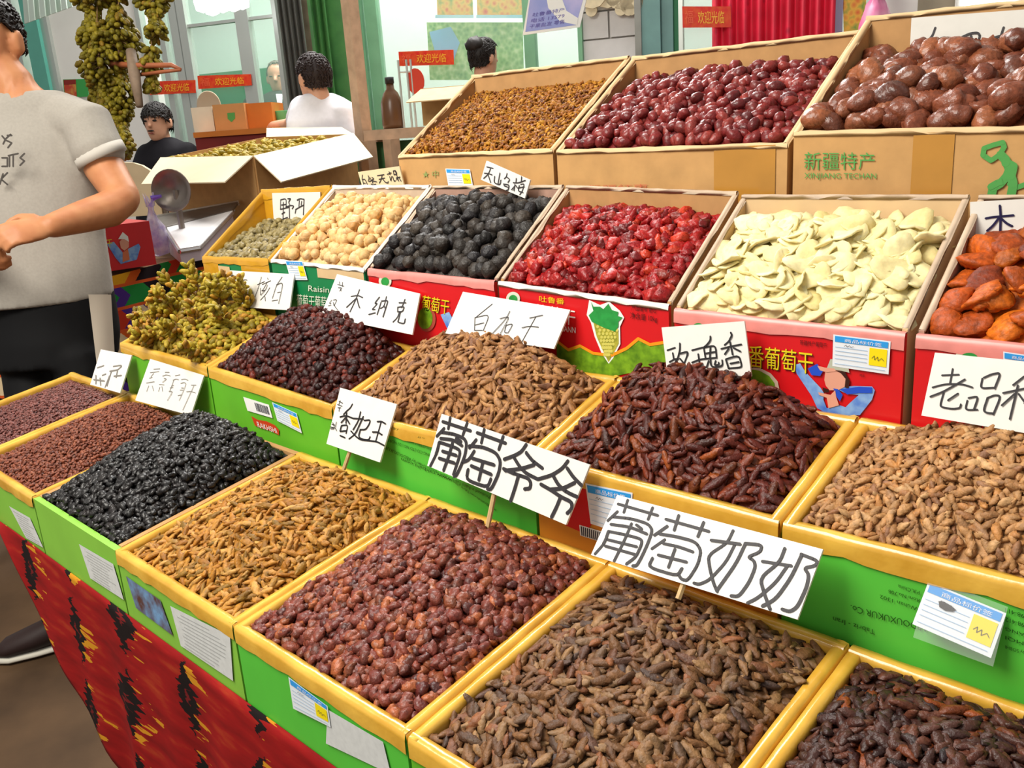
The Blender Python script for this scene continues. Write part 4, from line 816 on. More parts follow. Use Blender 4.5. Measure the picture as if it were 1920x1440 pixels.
# big open carton with spread flaps
NN, LL, RR = atdepth(475, 294, 3.6), atdepth(302, 297, 3.95), atdepth(662, 251, 4.25); FF = LL+RR-NN
bc = thing('open_carton', tuple(np.array([*((NN+FF)/2)[:2], .93])), 'large open carton with pale spread flaps beside the weighing scale', 'box'); zbot = .93
dn = lambda p: np.array([p[0], p[1], zbot])
for a, b in ((LL, NN), (NN, RR), (RR, FF), (FF, LL)): MB().slab([dn(a), dn(b), b, a], .006).build('wall_panel', M_CARD, bc)
MB().slab([dn(LL), dn(NN), dn(RR), dn(FF)], .005, np.array([0, 0, 1.0])).build('bottom_panel', M_CARD_IN, bc)
M_FLAP = mat('pale flap', '#efdcb8', .7, .3, .06, 20)
MB().slab([NN, LL, atdepth(266, 347, 3.72), atdepth(422, 343, 3.42)], .005).build('flap', M_FLAP, bc); MB().slab([RR, NN, atdepth(527, 343, 3.42), atdepth(699, 296, 4.0)], .005).build('flap', M_FLAP, bc)
MB().slab([RR, FF, atdepth(500, 240, 4.8)+np.array([0, 0, .0]), atdepth(640, 238, 4.6)], .005).build('flap', M_FLAP, bc)
cr = thing('crate', tuple(np.array([*((NN+FF)/2)[:2], 0])), 'wooden crate standing under the large open carton', 'crate')
sh = lambda p: (p-(NN+FF)/2)*.96+(NN+FF)/2
MB().hexa([np.array([*sh(p)[:2], .03]) for p in (LL, NN, RR, FF)]+[np.array([*sh(p)[:2], .928]) for p in (LL, NN, RR, FF)]).build('body', M_WOOD, cr)
for p in (LL, NN, RR, FF):
    q = sh(p); MB().box((q[0]-.03, q[1]-.03, 0), (q[0]+.03, q[1]+.03, .04)).build('foot', M_WOOD, cr)
# weighing scale: body, tray with rim, round dish on a post
M_STEEL = mat('stainless steel', '#d8d4d4', .22, .6, .1, 30, metal=.85); M_STEELD = mat('dull steel', '#8c847c', .35, .5, .25, 25, metal=.7); M_PLAS = mat('pinkish grey plastic', '#c8b8c0', .4, .45, .1, 20)
sc = thing('weighing_scale', tuple(np.array([*atdepth(350, 450, 3.35)[:2], ztab])), 'steel weighing scale with bright tray and round dish', 'scale')
q = [atdepth(337, 472, 3.13), atdepth(374, 466, 3.2), atdepth(436, 400, 3.6), atdepth(312, 432, 3.42)]
MB().slab(q, .012).build('tray', mat('bright tray', '#f6f4f4', .35, .5), sc)
for i in range(4):
    MB().tube([q[i], q[(i+1) % 4]], .008, 6).build('tray_rim', M_STEEL, sc)
q2 = [q[3]+np.array([0, 0, .004]), q[2]+np.array([0, 0, .004]), atdepth(448, 382, 3.7), atdepth(277, 413, 3.6)]; MB().slab(q2, .01).build('display_shelf', M_STEELD, sc)
mb = MB(); mb.tube([atdepth(278, 411, 3.6), atdepth(448, 380, 3.7)], .012, 6); mb.tube([atdepth(290, 424, 3.5), atdepth(440, 394, 3.64)], .006, 6); mb.build('shelf_bar', M_STEEL, sc)
lo = [np.array([p[0], p[1], ztab+.002]) for p in (q[0], q[1], q[2], q[3])]; MB().hexa(lo+[p-np.array([0, 0, .004]) for p in q]).build('body', M_PLAS, sc)
dc = atdepth(322, 357, 3.32); ax = (CP-dc); ax /= np.linalg.norm(ax); ax = ax*np.array([1, 1, .6])+np.array([-.5, -.1, 0]); ax /= np.linalg.norm(ax)
v_, f_ = lathe([(.001, -.035), (.03, -.033), (.058, -.02), (.076, .0), (.082, .006), (.078, .006), (.055, -.014), (.02, -.028), (.001, -.03)], 28); Rq = np.array(Vector(ax).to_track_quat('Z', 'Y').to_matrix())
mk('dish', v_@Rq.T*.95+dc, f_, M_STEELD, sc, smooth=True); MB().tube([dc-ax*.03, np.array([*(dc-ax*.03)[:2], ztab+.01])], .012, 8).build('post', M_STEELD, sc)
# small red carton with printing on the side table
rt, P4r, nr = plainbox('fruit_carton', 'small closed red carton with printed girl on the side table', 'box', [(180, 433), (277, 412), (293, 492), (202, 513)], 2.98, .2, M_RED, sid=3.08)
pl = (P4r[0]+nr*.002, nr); Z5 = lambda *a: [(a[i]/3, 300+a[i+1]/3) for i in range(0, len(a), 2)]
text('葡萄干', [(176, 470), (212, 464), (210, 447), (174, 452)], pl, M_YELLET, rt, .001)
g5 = poly('girl_print', Z5(600, 470, 640, 460, 690, 520, 720, 500, 780, 470, 790, 490, 770, 560, 680, 585, 650, 550), pl, M_SLEEVE, rt, .0005)
poly('printed_face', Z5(672, 460, 700, 430, 725, 450, 725, 490, 700, 510, 680, 495), pl, M_SKIN_P, g5, .001); poly('printed_hat', Z5(665, 445, 690, 405, 720, 430, 725, 460, 700, 445), pl, M_WHITE, g5, .0015); poly('printed_flower', Z5(690, 520, 720, 500, 730, 560, 690, 575), pl, mat('printed orange', '#d87a50', .5, .3), g5, .001)
# knotted plastic bag
M_BAG = mat('clear purple plastic', '#ece4f4', .15, .6, .3, 40, alpha=.5, col2='#a890d8')
bg = thing('plastic_bag', tuple(np.array([*atdepth(285, 404, 3.3)[:2], ztab])), 'knotted clear plastic bag with purple print beside the scale', 'bag'); bcx = atdepth(284, 398, 3.3)
v_, f_ = lathe([(.001, 0), (.06, .01), (.075, .05), (.06, .10), (.03, .15), (.012, .18), (.02, .20), (.03, .22)], 18); r_ = np.random.default_rng(4); v_ = v_*(1+r_.uniform(-.14, .14, (len(v_), 1))); bz = np.array([bcx[0], bcx[1], ztab+.008])
mk('sack', v_*np.array([.6, .6, .95])+bz, f_, M_BAG, bg, smooth=True); mb = MB(); k0 = bz+np.array([0, 0, .185]); mb.tube([k0, k0+np.array([.01, .01, .03]), k0+np.array([.035, .03, .035])], [.01, .012, .006], 6); mb.build('knot', mat('purple plastic', '#7a5cc8', .3, .5), bg)

# yellow-green raisins showing inside the large open carton
rr = np.random.default_rng(5); M_OPENR = pile_mat('raisins in open carton', ['#8a7a18', '#c0a42c', '#a88c20', '#d0b444'], .55, .28, .5); vs = []; fs = []; k = 4
base4 = [LL, NN, RR, FF]; low = np.array([0, 0, -.035]); ctr = (LL+RR)/2; b4s = [p+(ctr-p)*.03+low for p in base4]; vs.append(np.array(b4s)); fs.append([(0, 1, 2, 3)])
for i in range(420):
    a, b = rr.uniform(.03, .97, 2); p = (b4s[0]*(1-a)+b4s[1]*a)*(1-b)+(b4s[3]*(1-a)+b4s[2]*a)*b+np.array([0, 0, rr.uniform(0, .03)])
    v_, f_ = blob(.02, .012, .011, 6, 5, ridge=.08, lump=.15, seed=int(rr.integers(0, 9))); Q_ = rotmats(np.array([[0, 0, 1.0]]), rr.uniform(0, 6.28, 1), np.abs(rr.normal(0, .5, 1)), rr.uniform(0, 6.28, 1))[0]
    vs.append(v_@Q_.T+p); fs.append([tuple(q+k for q in f) for f in f_]); k += len(v_)
props(mk('green_raisins', np.concatenate(vs), [f for g_ in fs for f in g_], M_OPENR, smooth=True), 'yellow-green raisins filling the large open carton', 'raisins', kind='stuff')
# small things further back
cu = thing('green_cup', tuple(atdepth(535, 246, 5.3)), 'small green plastic cup by the hand of the man in white', 'cup'); v_, f_ = lathe([(.001, 0), (.04, 0), (.055, .085), (.06, .09), (.054, .088), (.038, .006), (.001, .006)], 16); cz = np.array([*atdepth(533, 236, 5.25)[:2], ztop+.001]); mk('body', v_*np.array([1, 1, 1.0])+cz, f_, mat('green plastic', '#6cc88a', .4, .4), cu, smooth=True); MB().tube([cz+k_v*z+wu*(.055+.025*math.sin(z*37)) for k_v, z in ((np.array([0, 0, 1.0]), q) for q in (.015, .03, .05, .07, .08))], .005, 6).build('handle', mat('green plastic', '#6cc88a'), cu)
ld = thing('round_tray', tuple(atdepth(393, 205, 5.5)), 'pale round tray leaning behind the boxes on the counter', 'tray'); c = atdepth(394, 199, 5.52); v_, f_ = lathe([(.001, -.005), (.075, -.005), (.09, .012), (.086, .014), (.072, .002), (.001, .002)], 24); Rq = np.array(Vector(wn).to_track_quat('Z', 'Y').to_matrix()); mk('dish', v_@Rq.T+c, f_, mat('pale tray', '#d0bca0', .5, .4), ld, smooth=True); mb = MB(); mb.tube([c+np.array([0, 0, -.07]), np.array([c[0], c[1], ztop])], .008, 6); mb.build('stand', M_STEELD, ld)
jr = thing('dark_bottle', tuple(np.array([*atdepth(738, 232, 4.78)[:2], zt_])), 'dark brown bottle standing on the wooden table before the middle window', 'bottle'); jb = np.array([*atdepth(738, 232, 4.78)[:2], zt_+.001]); v_, f_ = lathe([(.001, 0), (.055, 0), (.06, .02), (.058, .13), (.04, .18), (.022, .2), (.02, .23), (.001, .23)], 18); mk('glass', v_+jb, f_, mat('dark brown bottle', '#5a3c22', .3, .5), jr, smooth=True); v_, f_ = lathe([(.001, .228), (.024, .228), (.024, .26), (.001, .262)], 12); mk('cap', v_+jb, f_, M_HAIR0, jr, smooth=True)
rk = thing('metal_rack', tuple(np.array([*atdepth(768, 225, 4.75)[:2], zt_])), 'thin metal rack with a red paper fan beside the open carton', 'rack'); mb = MB(); pts = [np.array([*atdepth(x, 228, 4.75)[:2], zt_]) for x in (757, 772, 780)]
for p in pts: mb.tube([p, p+np.array([0, 0, .34])], .006, 6)
mb.tube([pts[0]+np.array([0, 0, .28]), pts[2]+np.array([0, 0, .28])], .005, 6); mb.build('frame', M_ALU, rk); c = pts[2]+np.array([0, 0, .23])+wu*.02; MB().slab([c+.05*(wu*math.cos(q*.3927)+1.3*np.array([0, 0, math.sin(q*.3927)])) for q in range(16)], .004, wn).build('paper_fan', mat('red paper', '#c8402c', .6, .3), rk)
pb = thing('pink_bag', tuple(W(1642, 60, .3)), 'crumpled pink bag standing beyond the carton of dates', 'bag'); c = W(1642, 45, .3); v_, f_ = lathe([(.001, -.55), (.11, -.55), (.12, -.2), (.1, .0), (.06, .09), (.02, .14), (.05, .2), (.06, .22)], 18); rn = np.random.default_rng(2); mk('sack', v_*(1+rn.uniform(-.1, .1, (len(v_), 1)))*np.array([.8, .8, 1])+c, f_, mat('pink plastic', '#e47aa8', .35, .5, .3, 12, col2='#f4b8cc'), pb, smooth=True); mb = MB(); mb.tube([c+np.array([0, 0, .13]), c+np.array([.03, 0, .17]), c+np.array([.07, .0, .15])], .012, 6); mb.build('knot', mat('pink plastic', '#e47aa8'), pb); st2 = thing('stool', tuple(np.array([c[0], c[1], 0])), 'plain wooden stool under the pink bag', 'stool'); zs = c[2]-.552; MB().box((c[0]-.16, c[1]-.16, zs-.03), (c[0]+.16, c[1]+.16, zs)).build('seat', M_WOOD, st2)
for dx in (-.13, .13):
    for dy in (-.13, .13): MB().box((c[0]+dx-.015, c[1]+dy-.015, 0), (c[0]+dx+.015, c[1]+dy+.015, zs-.03)).build('leg', M_WOOD, st2)
wposter('wall_poster', 'small red and green poster on the white wall behind the hanging raisins', [(118, 149), (163, 148), (166, 181), (121, 183)], mat('poster green', '#3aa04c', .5, .3), .02, extra=(('print_red', [(119, 150), (142, 149), (144, 181), (122, 182)], mat('poster red', '#c0402c', .5, .3, .4, 20, col2='#d8b04c')), ('print_band', [(119, 150), (142, 149), (142, 158), (120, 159)], mat('poster dark red', '#8a2018', .5, .3))))
aw = thing('awning', tuple(W(90, 20, .3)), 'pale corrugated awning sheet at the top left corner', 'awning')
for i in range(9):
    x0 = 48+i*10; x1 = x0+9; yb = lambda x: 44-(x-50)*.36; MB().slab([W(x, y, .3+.03*(i % 2)) for x, y in ((x0, yb(x0)), (x1, yb(x1)), (x1-8, -60), (x0-8, -60))], .01, wn).build('corrugation', mat('pale awning', '#cfe0d4', .5, .4), aw)
# beige chair by the man's elbow
ch = thing('chair', tuple(np.array([*atdepth(240, 350, 4.55)[:2], 0])), 'beige chair with rounded back beyond the elbow of the man in grey', 'chair'); M_BEIGE = mat('beige chair', '#d2bc98', .6, .3, .1, 15)
b0 = atdepth(240, 350, 4.55); cu_ = CR*np.array([1, 1, 0]); cu_ /= np.linalg.norm(cu_); cd_ = _fw*np.array([1, 1, 0]); cd_ /= np.linalg.norm(cd_); out = [(-.15, -.15), (.15, -.15)]+[(.15*math.cos(q*math.pi/10), .01+.11*math.sin(q*math.pi/10)) for q in range(11)]
MB().slab([b0+cu_*a+np.array([0, 0, b]) for a, b in out], .03, cd_).build('backrest', M_BEIGE, ch); zs = .46
MB().slab([np.array([*(b0+cu_*a-cd_*b)[:2], zs]) for a, b in ((-.19, .0), (.19, .0), (.19, .38), (-.19, .38))], .03, np.array([0, 0, 1.0])).build('seat', M_BEIGE, ch)
for a in (-.16, .16):
    p = b0+cu_*a+cd_*.02; MB().tube([np.array([p[0], p[1], 0]), np.array([p[0], p[1], b0[2]-.02])], .014, 8).build('leg', M_STEELD, ch); p = b0+cu_*a-cd_*.34; MB().tube([np.array([p[0], p[1], 0]), np.array([p[0], p[1], zs])], .014, 8).build('leg', M_STEELD, ch)
# ------------------------------------------------------------------ people
def loft(mb, rings, n=14):
    v = []; f = []
    for c, A, B in rings: v += [np.asarray(c)+np.asarray(A)*math.cos(2*math.pi*k/n)+np.asarray(B)*math.sin(2*math.pi*k/n) for k in range(n)]
    for i in range(len(rings)-1):
        for k in range(n): f.append((i*n+k, i*n+(k+1) % n, (i+1)*n+(k+1) % n, (i+1)*n+k))
    f += [tuple(range(n))[::-1], tuple(range((len(rings)-1)*n, len(rings)*n))]; mb.add(v, f)
def limb(mb, pts, rs, n=12):
    """tapering limb with rounded ends"""
    pts = [np.asarray(p, float) for p in pts]; d0 = pts[0]-pts[1]; d0 /= np.linalg.norm(d0); d1 = pts[-1]-pts[-2]; d1 /= np.linalg.norm(d1)
    P_ = [pts[0]+d0*rs[0]*.8, pts[0]+d0*rs[0]*.5]+pts+[pts[-1]+d1*rs[-1]*.5, pts[-1]+d1*rs[-1]*.8]; Q_ = [rs[0]*.3, rs[0]*.8]+list(rs)+[rs[-1]*.8, rs[-1]*.3]
    mb.tube(P_, Q_, n)
def fuse(name, mb, voxel, m, parent, smooth=6, label=None):
    me = bpy.data.meshes.new('t'); me.from_pydata(mb.v, [], mb.f); o = bpy.data.objects.new('t', me); COL.objects.link(o)
    r = o.modifiers.new('r', 'REMESH'); r.mode = 'VOXEL'; r.voxel_size = voxel; s = o.modifiers.new('s', 'SMOOTH'); s.iterations = smooth; s.factor = .5
    dg = bpy.context.evaluated_depsgraph_get(); dg.update(); m2 = bpy.data.meshes.new_from_object(o.evaluated_get(dg))
    v = np.empty(len(m2.vertices)*3); m2.vertices.foreach_get('co', v); f = [tuple(p.vertices) for p in m2.polygons]
    bpy.data.objects.remove(o); bpy.data.meshes.remove(me); bpy.data.meshes.remove(m2)
    return mk(name, v.reshape(-1, 3), f, m, parent, smooth=True, label=label)
M_SKIN = mat('skin', '#c98a5e', .5, .35, .12, 18, col2='#b8744c'); M_SKIN2 = mat('light skin', '#d8a284', .5, .35); M_HAIR = mat('black hair', '#1c1512', .55, .4, .4, 90, .6, 220); M_SHIRT = mat('heather grey shirt', '#aaa49a', .85, .15, .1, 140, .25, 60)
M_TROUS = mat('black trousers', '#0c0c0e', .75, .2); M_STRIPE = mat('cream stripe', '#d6cab8', .8, .2); M_SHOE = mat('dark shoe', '#2a1a18', .6, .3); M_SOLE = mat('pale sole', '#cfcabc', .7, .3); M_WHITESH = mat('white shirt', '#eceaf0', .85, .15, .05, 60, .2, 50); M_BLACKSH = mat('black jacket', '#16141a', .8, .2)
u_, d_ = CR*np.array([1, 1, 0]), _fw*np.array([1, 1, 0]); u_ = u_/np.linalg.norm(u_); d_ = d_/np.linalg.norm(d_); k_ = np.array([0, 0, 1.0])
def head(mb, c, f, s=1.0, wide=1.0):
    """skull, jaw, nose, ears about head centre c, facing unit vector f"""
    f = np.asarray(f, float); r = np.cross(f, k_); r /= np.linalg.norm(r)
    prof = [(-.115, .030, .030, .030), (-.10, .045, .048, .026), (-.075, .056, .066, .018), (-.04, .066, .082, .008), (0, .073, .093, 0), (.04, .076, .098, -.004), (.075, .070, .092, -.008), (.10, .052, .070, -.01), (.118, .022, .03, -.01)]
    loft(mb, [(c+k_*z*s+f*o*s, r*a*s*wide, f*b*s) for z, a, b, o in prof], 18)
    limb(mb, [c+f*.088*s+k_*.015*s, c+f*.105*s-k_*.022*s], [.010*s, .015*s], 8)
    for e in (-1, 1): loft(mb, [(c+r*e*(.083+.010*j)*s-f*.010*s-k_*.010*s, f*.020*s*(1-.2*j), k_*.034*s*(1-.15*j)) for j in (-1, 0, 1)], 10)
def hair(name, c, f, m, parent, s=1.0, low=-.02, back=-.075, scale=1.07, ll=1.0):
    """cap of hair: skull shell kept above a hairline that drops to the nape"""
    f = np.asarray(f, float); r = np.cross(f, k_); r /= np.linalg.norm(r); mb = MB(); v = []; fc = []; nu, nv = 28, 14; rr = np.random.default_rng(3)
    for j in range(nv+1):
        for i in range(nu):
            p = 2*math.pi*i/nu; fr = math.cos(p); zlow = back+(low+.07-back)*max(0, min(1, (fr+.35)/1.1)); t = j/nv
            z = zlow+(.1255-zlow)*t; w = math.sqrt(max(0.0, 1-((z-.018)/.108)**2)) if z > .018 else 1-.22*((.018-z)/.12)
            q = scale*(1+rr.uniform(-.012, .012)); v.append(c+(r*math.sin(p)*.0775*w*q+f*(math.cos(p)*.099*w*q-.008)+k_*z)*s)
    for j in range(nv):
        for i in range(nu): fc.append((j*nu+i, j*nu+(i+1) % nu, (j+1)*nu+(i+1) % nu, (j+1)*nu+i))
    fc.append(tuple(range(nv*nu, (nv+1)*nu)))
    V0 = np.array(v).reshape(nv+1, nu, 3); mb = MB(); mb.add(v, fc)
    for q in range(620):                                            # short overlapping locks
        j = int(rr.integers(1, nv+1)); i = int(rr.integers(0, nu)); p = V0[j, i]; dn_ = V0[max(0, j-3), (i+int(rr.integers(-2, 3))) % nu]-p; L = np.linalg.norm(dn_)
        if L < 1e-4: continue
        dn_ = dn_/L; o_ = (p-c); o_ = o_/np.linalg.norm(o_); l_ = rr.uniform(.022, .05)*s*ll
        mb.tube([p, p+dn_*l_*.5+o_*.005*s, p+dn_*l_+o_*rr.uniform(-.004, .004)*s], [.0045*s, .0038*s, .0008*s], 4, False)
    return mk(name, mb.v, mb.f, m, parent, smooth=True)
def hand(mb, wrist, dirv, palmn, s=1.0, curl=.7):
    """palm and five separate curled fingers"""
    x = np.asarray(dirv, float); x /= np.linalg.norm(x); z = np.asarray(palmn, float); z -= x*(z@x); z /= np.linalg.norm(z); y = np.cross(z, x)
    loft(mb, [(wrist+x*t*s, y*a*s, z*b*s) for t, a, b in ((-.02, .026, .02), (.01, .030, .018), (.045, .040, .017), (.085, .042, .015), (.098, .036, .011))], 14)
    for i, (o, L) in enumerate(((.031, .072), (.011, .08), (-.010, .075), (-.030, .06))):
        p = wrist+x*.088*s+y*o*s; a = .25; pts = [p]
        for q in (.42, .33, .25):
            dd = x*math.cos(a)+z*math.sin(a); pts.append(pts[-1]+dd*L*q*s); a += curl
        limb(mb, pts, [.0105*s, .0095*s, .0088*s, .0075*s], 8)
    b = wrist+x*.025*s+y*.034*s; limb(mb, [b, b+(x*.028+y*.022+z*.012)*s, b+(x*.055+y*.022+z*.028)*s, b+(x*.075+y*.012+z*.036)*s], [.014*s, .0125*s, .011*s, .008*s], 8)
# --- young man standing at the left edge
D0 = 2.62
def pm(x, y, d=0): return atdepth(x, y, D0+d)
man = thing('person', tuple(np.array([*pm(100, 900, .05)[:2], 0])), 'man in grey printed T-shirt and black trousers standing at the left edge, arm bent', 'person')
fwd = -u_*.12-d_*.99; fwd /= np.linalg.norm(fwd); rgt = np.cross(fwd, k_)     # he looks out of the left side of the picture
mb = MB(); hc = pm(-27, 76, .02); head(mb, hc, fwd, 1.12)
limb(mb, [pm(-4, 128, .03), pm(22, 158, .04), pm(44, 195, .05)], [.062, .064, .078], 14)
el = pm(232, 372, -.02); sh_ = pm(168, 250, .03)
limb(mb, [sh_, pm(196, 315, .02), el], [.062, .058, .048], 14); wr = pm(96, 424, -.22)
limb(mb, [el, pm(205, 392, -.06), pm(150, 408, -.14), wr], [.048, .052, .044, .033], 14)
hand(mb, wr+(wr-el)*.0, (pm(10, 440, -.3)-wr), -k_*.35+d_*.6, 1.0, .75)
el2, wr2 = pm(-128, 392, .02), pm(-58, 462, -.2); limb(mb, [pm(-72, 250, .06), pm(-104, 320, .05), el2], [.060, .056, .047], 14); limb(mb, [el2, pm(-105, 425, -.08), wr2], [.047, .046, .033], 14); hand(mb, wr2, pm(0, 505, -.3)-wr2, d_*.6+k_*.3, 1.0, .7)
fuse('body', mb, .0065, M_SKIN, man, 5)
rf = np.cross(fwd, k_); Rf = np.stack([rf, fwd, k_], 1); v_, f_ = blob(.016, .006, .007, 8, 6)
for s in (-1, 1):
    e = hc+fwd*.098+rf*s*.035+k_*.008; mk('eye', v_@Rf.T+e, f_, M_HAIR, man, smooth=True); mk('eyebrow', (v_*np.array([1.5, 1, .7]))@Rf.T+e+k_*.024, f_, M_HAIR, man, smooth=True)
mk('mouth', (v_*np.array([1.7, 1, .8]))@Rf.T+hc+fwd*.104-k_*.072, f_, mat('lips', '#a85a50', .5, .4), man, smooth=True)
hair('hair', hc, fwd, M_HAIR, man, 1.12, low=.0, back=-.03, ll=.5)
mb = MB()
T = lambda x, y, d, hw, hd: (pm(x, y, d), u_*hw+d_*hw*.15, d_*hd)
loft(mb, [T(70, 566, .06, .215, .13), T(70, 520, .06, .205, .13), T(66, 450, .06, .195, .125), T(62, 380, .06, .195, .125), T(58, 320, .06, .205, .125), T(56, 260, .06, .215, .115), T(54, 215, .06, .205, .095), T(52, 190, .05, .15, .08), T(50, 172, .05, .085, .07)], 24)
limb(mb, [pm(120, 225, .05), pm(165, 238, .03), pm(186, 288, .02)], [.075, .080, .076], 16); limb(mb, [pm(-20, 222, .06), pm(-68, 240, .06), pm(-92, 296, .055)], [.075, .080, .074], 14)
shirt = fuse('shirt', mb, .009, M_SHIRT, man, 4)
cf = MB(); loft(cf, [(pm(187, 288, .02)+(el-sh_)/np.linalg.norm(el-sh_)*t, (u_*.9+k_*.35)*(.0785), d_*.074) for t in (-.012, .022)], 20); cf.build('sleeve_cuff', mat('pale cuff', '#c4beb4', .85, .15), man, smooth=True)
# lettering on the chest
_pn = -d_
cpl = (pm(20, 290, -.105), _pn); mb = MB()
for pl_ in parse('4,255,10,262,6,270;14,254,22,254;20,252,9,262,22,268,15,277;4,296,14,296,14,312,4,312;18,292,18,312;16,292,34,288;25,290,25,312;46,288,38,296,46,302,38,310;6,326,0,345;14,324,2,336,14,346'):
    ribbon(mb, [ponp(cpl, x, y) for x, y in pl_], .005, _pn)
mb.build('shirt_lettering', mat('grey shirt print', '#54504c', .8, .2), man)
mb = MB(); hipL, hipR = pm(140, 610, .06), pm(50, 620, .10)
loft(mb, [T(98, 535, .07, .165, .115), T(104, 580, .07, .17, .12), T(108, 630, .07, .175, .125), T(108, 680, .07, .17, .12)], 22)
f1 = np.array([*onZ(122, 1178, .05)[:2], .08]); f2 = np.array([*(f1+d_*.18+u_*.16)[:2], .08])
for a, b in ((pm(150, 670, .05), f2), (pm(60, 680, .09), f1)): limb(mb, [a, a*.5+b*.5+fwd*.02, b], [.088, .065, .055], 14)
fuse('trousers', mb, .011, M_TROUS, man, 4)
st_ = []; ys_ = list(range(552, 762, 20))
for y in ys_:                                                       # stripe wrapped round the outer thigh
    for q in range(5):
        x = 163+(y-530)*.12+q*(44-(y-530)*.06)/4; dx = min(.168, abs(x-106)/641.0); st_.append(pm(x, y, .07-.128*math.sqrt(max(0, 1-(dx/.176)**2))-.006))
mk('side_stripe', st_, [(5*i+q, 5*i+q+1, 5*i+q+6, 5*i+q+5) for i in range(len(ys_)-1) for q in range(4)], M_STRIPE, man, smooth=True)
fd = -u_*.85-d_*.4; fd /= np.linalg.norm(fd); rgt = np.cross(fd, k_)
for b in (f1, f2):
    mb = MB(); loft(mb, [(np.array([*b[:2], 0])+fd*t+k_*z, rgt*w, k_*h) for t, w, h, z in ((-.09, .02, .02, .045), (-.07, .036, .04, .055), (0, .042, .045, .06), (.08, .046, .035, .047), (.15, .04, .025, .038), (.18, .018, .012, .03))], 14); mb.build('shoe', M_SHOE, man, smooth=True)
    mb = MB(); loft(mb, [(np.array([*b[:2], 0])+fd*t+k_*.012, rgt*w, k_*.012) for t, w in ((-.095, .02), (-.07, .038), (0, .044), (.08, .048), (.15, .043), (.185, .02))], 12); mb.build('shoe_sole', M_SOLE, man, smooth=True)
# --- young man in black seated behind the carton
D1 = 5.3
def p1_(x, y, d=0): return atdepth(x, y, D1+d)
m1 = thing('person', tuple(np.array([*p1_(310, 300)[:2], 0])), 'young man in black jacket with moustache sitting beyond the open carton', 'person'); fw1 = -d_*.95-u_*.15; fw1 /= np.linalg.norm(fw1)
mb = MB(); h1 = p1_(295, 229, 0); head(mb, h1, fw1, .92); limb(mb, [h1-k_*.07*.92-fw1*.015, h1-k_*.17-fw1*.03], [.05, .055], 12)
fuse('body', mb, .007, M_SKIN2, m1, 4); hair('hair', h1, fw1, M_HAIR, m1, .92, low=-.03, back=-.05, scale=1.13)
r1 = np.cross(fw1, k_)
for s in (-1, 1):
    e = h1+fw1*.086+r1*s*.031+k_*.008; v_, f_ = blob(.014, .005, .006, 8, 6); Rm_ = np.stack([r1, fw1, k_], 1); mk('eye', v_@Rm_.T+e, f_, M_HAIR, m1, smooth=True); mk('eyebrow', (v_*np.array([1.4, 1, .7]))@Rm_.T+e+k_*.02, f_, M_HAIR, m1, smooth=True)
v_, f_ = blob(.022, .007, .005, 8, 6); mk('moustache', v_@Rm_.T+h1+fw1*.093-k_*.048, f_, M_HAIR, m1, smooth=True); mk('mouth', (v_*np.array([.8, .9, .8]))@Rm_.T+h1+fw1*.09-k_*.062, f_, mat('lips', '#a85a50', .5, .4), m1, smooth=True)
mb = MB(); T1 = lambda x, y, d, hw, hd: (p1_(x, y, d), u_*hw, d_*hd)
loft(mb, [T1(318, 420, .1, .20, .13), T1(316, 340, .08, .20, .13), T1(314, 300, .06, .205, .12), T1(312, 280, .05, .18, .10), T1(308, 264, .04, .09, .07), T1(305, 258, .04, .06, .055)], 18)
limb(mb, [p1_(350, 287, .05), p1_(368, 330, .0), p1_(350, 370, -.15)], [.075, .065, .05], 12); limb(mb, [p1_(280, 290, .05), p1_(262, 330, .02), p1_(275, 372, -.12)], [.075, .065, .05], 12); limb(mb, [p1_(335, 430, .05), p1_(330, 440, -.4), np.array([*p1_(330, 440, -.4)[:2], .05])], [.1, .08, .06], 12); limb(mb, [p1_(300, 430, .05), p1_(285, 440, -.4), np.array([*p1_(285, 440, -.4)[:2], .05])], [.1, .08, .06], 12)
fuse('jacket', mb, .012, M_BLACKSH, m1, 4)
sq = np.array([*p1_(316, 430, .1)[:2], 0]); zt1 = p1_(316, 430, .1)[2]-.12
stl = thing('stool', tuple(sq), 'low stool under the young man in black', 'stool'); v_, f_ = lathe([(.001, zt1-.03), (.17, zt1-.03), (.17, zt1), (.001, zt1)], 20); mk('seat', v_+sq, f_, M_WOOD, stl)
for k in range(4): c = sq+np.array([.11*math.cos(k*1.57+.4), .11*math.sin(k*1.57+.4), 0]); MB().tube([c, c+k_*(zt1-.03)], .015, 8).build('leg', M_WOOD, stl)
# --- man in white seen from behind
D2 = 4.8
def p2_(x, y, d=0): return atdepth(x, y, D2+d)
m2 = thing('person', tuple(np.array([*p2_(600, 300)[:2], 0])), 'dark-haired man in white shirt seen from behind, arm stretched to the counter', 'person'); fw2 = d_*.72-u_*.68; fw2 /= np.linalg.norm(fw2)
mb = MB(); h2 = p2_(588, 146); head(mb, h2, fw2, 1.02); limb(mb, [h2-k_*.07-fw2*.02, h2-k_*.15-fw2*.03], [.06, .065], 12)
a1, a2, a3 = p2_(560, 215, .1), p2_(545, 236, .2), p2_(512, 238, .34); limb(mb, [p2_(575, 205, .06), a1, a2, a3], [.055, .048, .044, .032], 12); hand(mb, a3, p2_(490, 240, .42)-a3, -k_+d_*.3, 1.0, .8)
fuse('body', mb, .008, M_SKIN2, m2, 4); hair('hair', h2, fw2, mat('dark brown hair', '#2a1a18', .55, .4, .4, 60, .5, 160), m2, 1.02, low=.0, back=-.055, scale=1.09, ll=.7)
mb = MB(); T2 = lambda x, y, d, hw, hd: (p2_(x, y, d), u_*hw+d_*.05, d_*hd)
